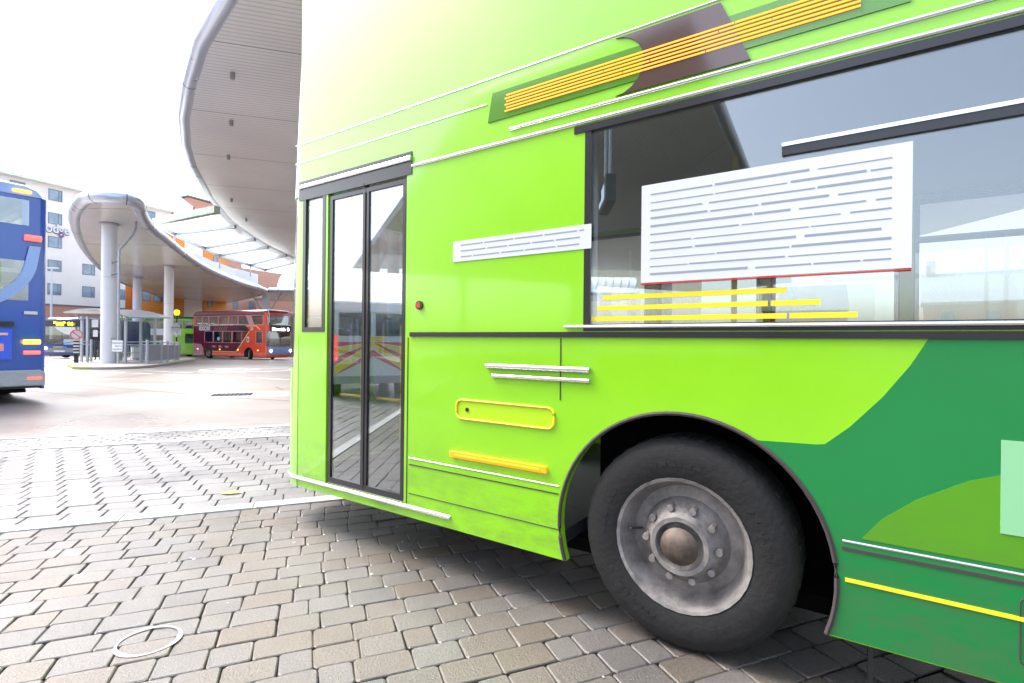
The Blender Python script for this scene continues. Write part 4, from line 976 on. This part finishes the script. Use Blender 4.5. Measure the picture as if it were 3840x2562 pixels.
# striped bollard with round sign
bo = empty('striped_bollard', (-21.35,25.1,.13), radians(38), 'black and white striped bollard with a round white sign at the island tip', 'bollard')
m = MB(); m.box(-.09,.09,-.09,.09,0,.48); 
for i in range(9): m.box(-.11,.11,-.11,.11,.48+i*.075,.48+(i+1)*.075,1 if i%2==0 else 0)
m.build('post', [BLACK, WHITE], bo)
m = MB(); m.cyl((0,-.13,1.38),(0,-.10,1.38),.25,n=28); m.cyl((0,.02,1.38),(0,.10,1.38),.25,n=28); m.build('sign_disc', WHITE, bo, smooth=True)
m = MB(); m.tube([(.22*cos(2*pi*k/24),-.135,1.38+.22*sin(2*pi*k/24)) for k in range(24)],.022,6,closed=True); m.bar((-.15,-.137,1.53),(.15,-.137,1.23),.01,.04); m.build('red_ring', simple('sign_red',(.7,.04,.02),.4), bo, smooth=True)

# bin
bn = empty('litter_bin', (-23.35,31.8,gz(32)+.13), .1, 'white slatted litter bin standing on the island behind the rails', 'bin')
m = MB()
for k in range(12):
    a = 2*pi*k/12; m.obox((.24*cos(a),.24*sin(a),.5),.02,.10,.62,rz=a)
m.build('slats', simple('white_slat',(.75,.76,.78),.4), bn); m = MB(); m.cyl((0,0,0),(0,0,.16),.2,n=20); m.cyl((0,0,.16),(0,0,.8),.215,n=20); m.cyl((0,0,.8),(0,0,.86),.28,n=20); m.build('bin_body', MESHM, bn, smooth=True)

# belisha beacons
def beacon(x, y, label, z=0):
    e = empty('belisha_beacon', (x,y,gz(y)+z), 0, label, 'beacon', 'yellow globe crossing beacons')
    m = MB()
    for i in range(9): m.cyl((0,0,i*.3),(0,0,(i+1)*.3),.05,n=12,mi=i%2)
    m.build('pole', [BLACK, WHITE], e, smooth=True)
    m = MB(); m.lathe([(.001,3.27),(.09,3.255),(.15,3.19),(.175,3.1),(.15,2.98),(.08,2.90),(.001,2.88)][::-1], (0,0,0), 'z', 20); m.build('globe', YELG, e, smooth=True)
    m = MB(); m.cyl((0,0,2.7),(0,0,2.9),.05,.09,n=12); m.build('globe_holder', BLACK, e, smooth=True)
    m = MB(); m.cyl((0,-.06,2.1),(0,-.08,2.1),.28,n=24); m.box(-.29,.29,-.085,-.06,2.08,2.12,1); m.build('round_plate', [GREYP,BLACK], e, smooth=True)
beacon(-21.75,33.2,'yellow globe beacon on a striped pole at the far end of the island rails',.13)
beacon(-15.3,38,'yellow globe beacon seen just in front of the red bus nose')

# shelters
SHM = simple('shelter_steel',(.5,.53,.6),.35,metal=.4)
def shelter(x, y, rz, label, z=0.13, sc=1.0):
    e = empty('bus_shelter', (x,y,gz(y)+z), rz, label, 'shelter', 'steel and glass shelters')
    for px in (-1.15,-.85,.35,1.15):
        for py in (-1.1,1.1): m = MB(); m.box(px-.05,px+.05,py-.05,py+.05,0,2.42); m.build('post', SHM, e)
    m = MB(); 
    for py in (-1.1,1.1):
        m.box(-.8,.3,py-.006,py+.006,.25,2.3); m.box(.4,1.1,py-.006,py+.006,.25,2.3)
    m.box(-1.156,-1.144,-1.05,1.05,.25,2.3); m.build('glazing', GLC, e)
    m = MB(); n = 10; vs = []
    for k in range(n+1):
        t_ = k/n; xx = -1.7+3.4*t_; zz = 2.45+.42*sin(pi*min(1,.18+t_*.82))
        vs += [(xx,-1.6,zz-.12),(xx,1.6,zz),(xx,-1.6,zz-.06),(xx,1.6,zz+.06)]
    F = []
    for k in range(n): a = 4*k; F += [(a,a+1,a+5,a+4),(a+2,a+6,a+7,a+3),(a,a+4,a+6,a+2),(a+1,a+3,a+7,a+5)]
    F += [(0,2,3,1),(4*n,4*n+1,4*n+3,4*n+2)]
    m.add(vs,F); m.build('roof', STEEL, e)
    m = MB()
    for px in (-1.15,.35,1.15):
        for s in (-1,1): m.bar((px,s*1.1,2.15),(px-.0,s*1.5,2.5),.04,.04)
        m.bar((px,-1.5,2.48),(px,1.5,2.52),.05,.07)
    m.build('roof_brace', STEEL, e)
    m = MB(); m.box(-.62,-.28,-1.125,-1.11,1.85,2.25); m.box(-.55,-.3,-1.125,-1.11,1.35,1.7); m.build('notice', WHITE, e)
    m = MB(); m.box(-.6,.9,.5,.85,.45,.5); m.box(-.5,-.45,.55,.8,0,.45); m.box(.75,.8,.55,.8,0,.45); m.build('bench', GREYP, e)
    return e
shelter(-21.45,28.0,0,'grey steel and glass shelter with a curved roof behind the nearest column')
shelter(-15.8,46.0,.3,'far shelter with wing roof beyond the yellow beacon, seen through the bus windscreen',0)
shelter(-6.6,25.5,.1,'nearest shelter seen through the green bus door, between the two round columns',0)

# person waiting
def person(x, y, z, rz, label):
    e = empty('person', (x,y,z), rz, label, 'person')
    J = {'pel':(0,0,.92,.13),'wst':(0,0,1.08,.12),'chs':(0,.01,1.32,.15),'nck':(0,0,1.47,.055),'hd0':(0,-.01,1.55,.075),'hd1':(0,-.01,1.66,.088),
         'hl':(-.09,0,.88,.09),'kl':(-.1,-.01,.48,.06),'al':(-.1,.02,.09,.045),'tl':(-.11,-.13,.04,.04),'hr':(.09,0,.88,.09),'kr':(.1,-.02,.48,.06),'ar':(.1,.02,.09,.045),'tr':(.12,-.13,.04,.04),
         'sl':(-.18,0,1.40,.065),'el':(-.23,.02,1.13,.045),'wl':(-.2,-.1,.92,.03),'fl':(-.19,-.14,.84,.025),'sr':(.18,0,1.40,.065),'er':(.23,.02,1.13,.045),'wr':(.2,-.1,.92,.03),'fr':(.19,-.14,.84,.025)}
    E_ = [('pel','wst'),('wst','chs'),('chs','nck'),('nck','hd0'),('hd0','hd1'),('pel','hl'),('hl','kl'),('kl','al'),('al','tl'),('pel','hr'),('hr','kr'),('kr','ar'),('ar','tr'),('chs','sl'),('sl','el'),('el','wl'),('wl','fl'),('chs','sr'),('sr','er'),('er','wr'),('wr','fr')]
    K = list(J); me = bpy.data.meshes.new('body'); me.from_pydata([J[k][:3] for k in K], [(K.index(a),K.index(b)) for a,b in E_], [])
    o = bpy.data.objects.new('body', me); C.objects.link(o); o.parent = e
    sk = o.modifiers.new('skin','SKIN'); 
    if not me.skin_vertices: 
        bpy.context.view_layer.objects.active = o
    sv = me.skin_vertices[0].data if me.skin_vertices else None
    if sv:
        for i,k in enumerate(K): r = J[k][3]; sv[i].radius = (r,r*.85); sv[i].use_root = (k=='pel')
    ss = o.modifiers.new('sub','SUBSURF'); ss.levels = 1; ss.render_levels = 2
    dg = bpy.context.evaluated_depsgraph_get(); dg.update(); nm = bpy.data.meshes.new_from_object(o.evaluated_get(dg)); o.modifiers.clear(); o.data = nm
    nm.materials.clear()
    for mm in (COAT,JEAN,SKIN,BLACK): nm.materials.append(mm)
    for p in nm.polygons:
        c = p.center; p.use_smooth = True
        p.material_index = 2 if (c.z > 1.49 or (c.z < .9 and abs(c.x) > .165)) else (3 if c.z < .1 else (1 if c.z < .86 else 0))
    h_ = MB(); h_.lathe([(.001,.11),(.06,.10),(.095,.05),(.1,0),(.09,-.06)][::-1], (0,.015,1.655), 'z', 16); h_.build('hair', HAIR, o, smooth=True)
    f_ = MB(); f_.cyl((0,-.09,1.63),(0,-.125,1.60),.012,.018,n=8); f_.cyl((-.03,-.085,1.65),(-.03,-.096,1.65),.012,n=8,mi=1); f_.cyl((.03,-.085,1.65),(.03,-.096,1.65),.012,n=8,mi=1); f_.box(-.025,.025,-.095,-.08,1.565,1.575,1); f_.build('face_detail', [SKIN,HAIR], o)
person(-22.45,27.75,.13,radians(20),'person in a dark coat standing in the shelter beside the nearest column')

# street lamp by the hotel
sl_ = empty('street_lamp', (-45.2,50.2,gz(50)), 0, 'thin pale street lamp standing in front of the hotel at left', 'street lamp')
m = MB(); m.cyl((0,0,0),(0,0,8.6),.11,.07,n=12); m.build('pole', simple('lamp_paint',(.6,.65,.7),.4), sl_, smooth=True); m = MB(); m.bar((-.5,0,8.6),(.7,0,8.6),.16,.1); m.build('lamp_head', ALU, sl_, bevel=.03)

# ------------------------------------------------------------------ buildings
REN = simple('hotel_render', (.80,.74,.69), .8, var=.03, vscale=.5); BRK = brick('salmon_brick', (.62,.27,.16), (.52,.22,.13), (.45,.38,.33))
ORC = brick('orange_cladding', (.78,.30,.06), (.74,.28,.06), (.30,.11,.03), 1, 4.0, .35); ORD = brick('deep_orange_cladding', (.66,.19,.03), (.62,.18,.03), (.28,.09,.02), 1, 4.0, .35)
TILE = ribbed('roof_tiles', (.30,.30,.34), radians(66), .35, .5, 0, .6, 6, False); FRM = simple('window_frame_grey', (.16,.2,.26), .4); WGL = simple('room_glass', (.20,.27,.34), .06, coat=1, var=.4, vscale=.7)
ang = math.atan2(.9135,.4067)
ht = empty('hotel_building', (-54.8,61,gz(61)), ang, 'tall cream rendered hotel with grey pitched roof and white wall lettering at left', 'building')
# local: x along facade, -y towards us, z up (offset .7)
Z0 = .72
def wall(root, x0, x1, z0, z1, mat, name='wall', dep=14, y=0):
    m = MB(); m.box(x0,x1,y,dep,z0,z1); return m.build(name, mat, root)
wall(ht,-40,7.9,5.3+Z0,19.5+Z0,REN); wall(ht,-40,7.9,0,5.2+Z0,BRK,'brick_base',y=.05); wall(ht,-40,7.9,5.2+Z0,5.3+Z0,FRM,'string_course',y=-.1)
wall(ht,7.9,19.5,17.0+Z0,19.5+Z0,REN,'upper_wall')
m = MB(); m.prism([(-.6,19.5+Z0),(7,24.0+Z0),(14.6,19.5+Z0)],'x',-40,19.5); m.build('roof', TILE, ht)
m = MB(); m.box(-40,19.5,-.75,-.55,19.35+Z0,19.65+Z0); m.build('gutter', simple('mossy_white_gutter',(.7,.73,.62),.6,var=.15,vscale=2), ht)
def win(root, x, z, w_, h_, y=0, ns=1):
    m = MB(); t = .08
    m.box(x,x+w_,y-.05,y+.04,z,z+t); m.box(x,x+w_,y-.05,y+.04,z+h_-t,z+h_); m.box(x,x+t,y-.05,y+.04,z+t,z+h_-t); m.box(x+w_-t,x+w_,y-.05,y+.04,z+t,z+h_-t)
    if ns: m.box(x+w_*.72,x+w_*.72+.06,y-.05,y+.04,z+t,z+h_-t)
    o = m.build('window', FRM, root); q = MB(); q.box(x+t,x+w_-t,y-.02,y+.03,z+t,z+h_-t); q.build('pane', WGL, o); return o
for col in range(-9,3):
    x = .15-.65+3.5*col
    if x > 7: continue
    for r_ in range(5): win(ht, x, 17.6-2.8*r_+Z0, 1.35, 1.35)
for x in (10.0,13.4,16.8): win(ht, x, 17.6+Z0, 1.6, 1.35)
text('Travelodge', 1.5, (1.55,-.16,13.8+Z0), (pi/2,0,0), WHITE, ht, 'sign_lettering', .07, 'RIGHT', .03, sx=.80)
text('Travelodge', 1.5, (1.60,-.06,13.74+Z0), (pi/2,0,0), simple('sign_shadow_purple',(.25,.1,.3),.5), ht, 'sign_lettering_shade', .03, 'RIGHT', .05, sx=.80)  # offset purple copy paints in the shadow side of the letters
cl = empty('timber_clad_building', (-54.8,61,gz(61)), ang, 'orange timber clad building with white bays joined to the hotel behind the canopy', 'building')
wall(cl,7.9,9.0,5.3,17.0+Z0,ORD,'dark_orange_bay',y=.6); wall(cl,9.0,16.0,5.3,17.0+Z0,ORC,'orange_bay',y=.3); wall(cl,16.0,19.0,5.3,17.0+Z0,REN,'white_bay',y=.5); wall(cl,19.0,22.8,5.3,16.5+Z0,ORC,'orange_bay',y=.3); wall(cl,7.9,22.8,0,5.3,BRK,'brick_base',y=.7)
wall(cl,22.8,48,0,13.2+Z0,BRK,'brick_wing',y=1.0)
for x in (10.2,11.6,12.8): win(cl, x, 6.5+Z0, 1.1, 1.3, y=.3, ns=0)
for x in (19.6,24.5,27.5,31,34.5,38): win(cl, x, 6.3+Z0, .9, 1.5, y=.28 if x < 22 else 1.0, ns=0)
for x in (8.4,14.2,20.5): win(cl, x, 12+Z0, .7, 2.2, y=.3 if x>9 else .6, ns=0)
tw = empty('brick_tower_block', (-60,100,gz(100)), .25, 'salmon brick block with shallow gabled top rising far behind the glazed roof', 'building')
m = MB(); m.prism([(-5.5,0),(5.0,0),(5.0,27.5),(-1.5,29.0),(-5.5,27.7)],'y',-5,6); m.build('wall', BRK, tw); m = MB(); m.prism([(-5.7,27.8),(-1.5,29.1),(5.2,27.6),(5.2,27.9),(-1.5,29.4),(-5.7,28.1)],'y',-5.2,6.2); m.build('roof', FRM, tw)
for x in (-4,-1,2): win(tw, x, 22, 1.3, 1.6, y=-5, ns=0)
cr_ = empty('cream_building', (-17.5,88,gz(88)), 0, 'cream rendered building with dark windows seen between the round columns behind the bus', 'building')
m = MB(); m.box(0,50,0,12,0,16); m.build('wall', simple('cream_render',(.78,.70,.56),.8), cr_); m = MB(); m.box(-.3,50.3,-.3,12.3,16,16.5); m.build('roof', FRM, cr_)
for i in range(9):
    for z in (2.4,7.2,11.5): win(cr_, 1.0+i*3.0, z, 1.5 if (i+int(z))%2 else 2.6, 3.2 if z < 5 else 1.6, ns=0)
bb2 = empty('brick_building', (-42,84,gz(84)), 0, 'brown brick building with a long dark window band behind the far canopy', 'building')
m = MB(); m.box(0,24,0,12,0,9); m.build('wall', BRK, bb2); m = MB(); m.box(-.2,24.2,-.2,12.2,9,9.3); m.build('roof', FRM, bb2)
for i in range(6): win(bb2, 1+i*3.8, 5.2, 3.0, 1.4, ns=0)
hw = MB(); hw.box(-29,-20.5,67,67.3,gz(67),4.4); hw.box(-28.9,-28.7,66.9,67,gz(67),4.4,1); hw.box(-20.8,-20.6,66.9,67,gz(67),4.4,1); tag(hw.build('hoarding_wall',[WHITE,GREYP]),'plain white boundary hoarding behind the nose of the red bus','wall')
# houses behind the viewpoint (seen mirrored in the bus windows)
def house(x, y, rz, w_, label, hh=6.5):
    e = empty('house', (x,y,0), rz, label, 'house', 'reflected terrace houses')
    m = MB(); m.box(-w_/2,w_/2,-4,4,0,hh); m.build('wall', BRK, e)
    m = MB(); m.prism([(-4.5,hh),(0,hh+3.8),(4.5,hh)],'x',-w_/2-.2,w_/2+.2); m.build('roof', TILE, e)
    m = MB(); m.box(w_/2-1.2,w_/2-.3,-.5,.5,hh+2.5,hh+5.4); m.build('chimney', BRK, e)
    for xx in (-w_/4,w_/4-.6):
        for z in (1,4): win(e, xx, z, 1.2, 1.4, y=-4, ns=0)
    m = MB(); m.box(-.5,.5,-4.06,-3.99,0,2.1); m.build('door', NAVY, e)
house(-34,-70,radians(150),9,'gabled brick house behind the viewpoint reflected right of the window poster'); house(-22,-76,radians(170),11,'long brick house with tall chimney reflected at the right edge of the bus windows',7); house(-50,-62,radians(140),10,'brick house furthest left in the bus window reflection',6)

# service van mirrored in the door glass
vn = empty('service_van', (-10.2,2.4,0), 0, 'white service van with red and yellow chevron rear, mirrored in the bus door glass', 'van')
m = MB(); m.prism([(0,.35),(0,2.1),(-.12,2.35),(-3.4,2.35),(-4.1,1.45),(-5.0,1.2),(-5.1,.35)],'y',-.95,.95); m.build('body', simple('white_van_paint',(.75,.76,.78),.3,coat=1), vn, bevel=.06)
m = MB(); RV = simple('chevron_red',(.6,.05,.03),.4); YV = simple('chevron_yellow',(.85,.7,.02),.4)
for s in (-1,1):
    for k in range(7):
        z = .55+.22*k-.0; P = [(0,z+.45),(s*.88,z-.2),(s*.88,z-.02),(0,z+.62)]
        P = [(y_, min(max(z_,.55),1.35)) for y_,z_ in P]
        if max(p[1] for p in P)-min(p[1] for p in P) > .02: m.prism(P,'x',.001,.006,k%2)
m.build('chevron_panel', [RV,YV], vn)
m = MB(); m.box(0,.01,-.8,-.06,1.5,2.05); m.box(0,.01,.06,.8,1.5,2.05); m.build('rear_window', GLD, vn); m = MB(); m.box(0,.1,-.93,.93,.35,.53); m.build('bumper', GREYP, vn)
m = MB(); m.box(.007,.015,-.26,.26,1.38,1.48); m.build('number_plate', YEL, vn)
for s in (-1,1):
    m = MB(); m.box(0,.02,s*.93,s*.82,.9,1.5); m.build('tail_lamp', REDL, vn)
    for x in (-.9,-4.1): wheel(vn, x, s, 1.95, r=.33)
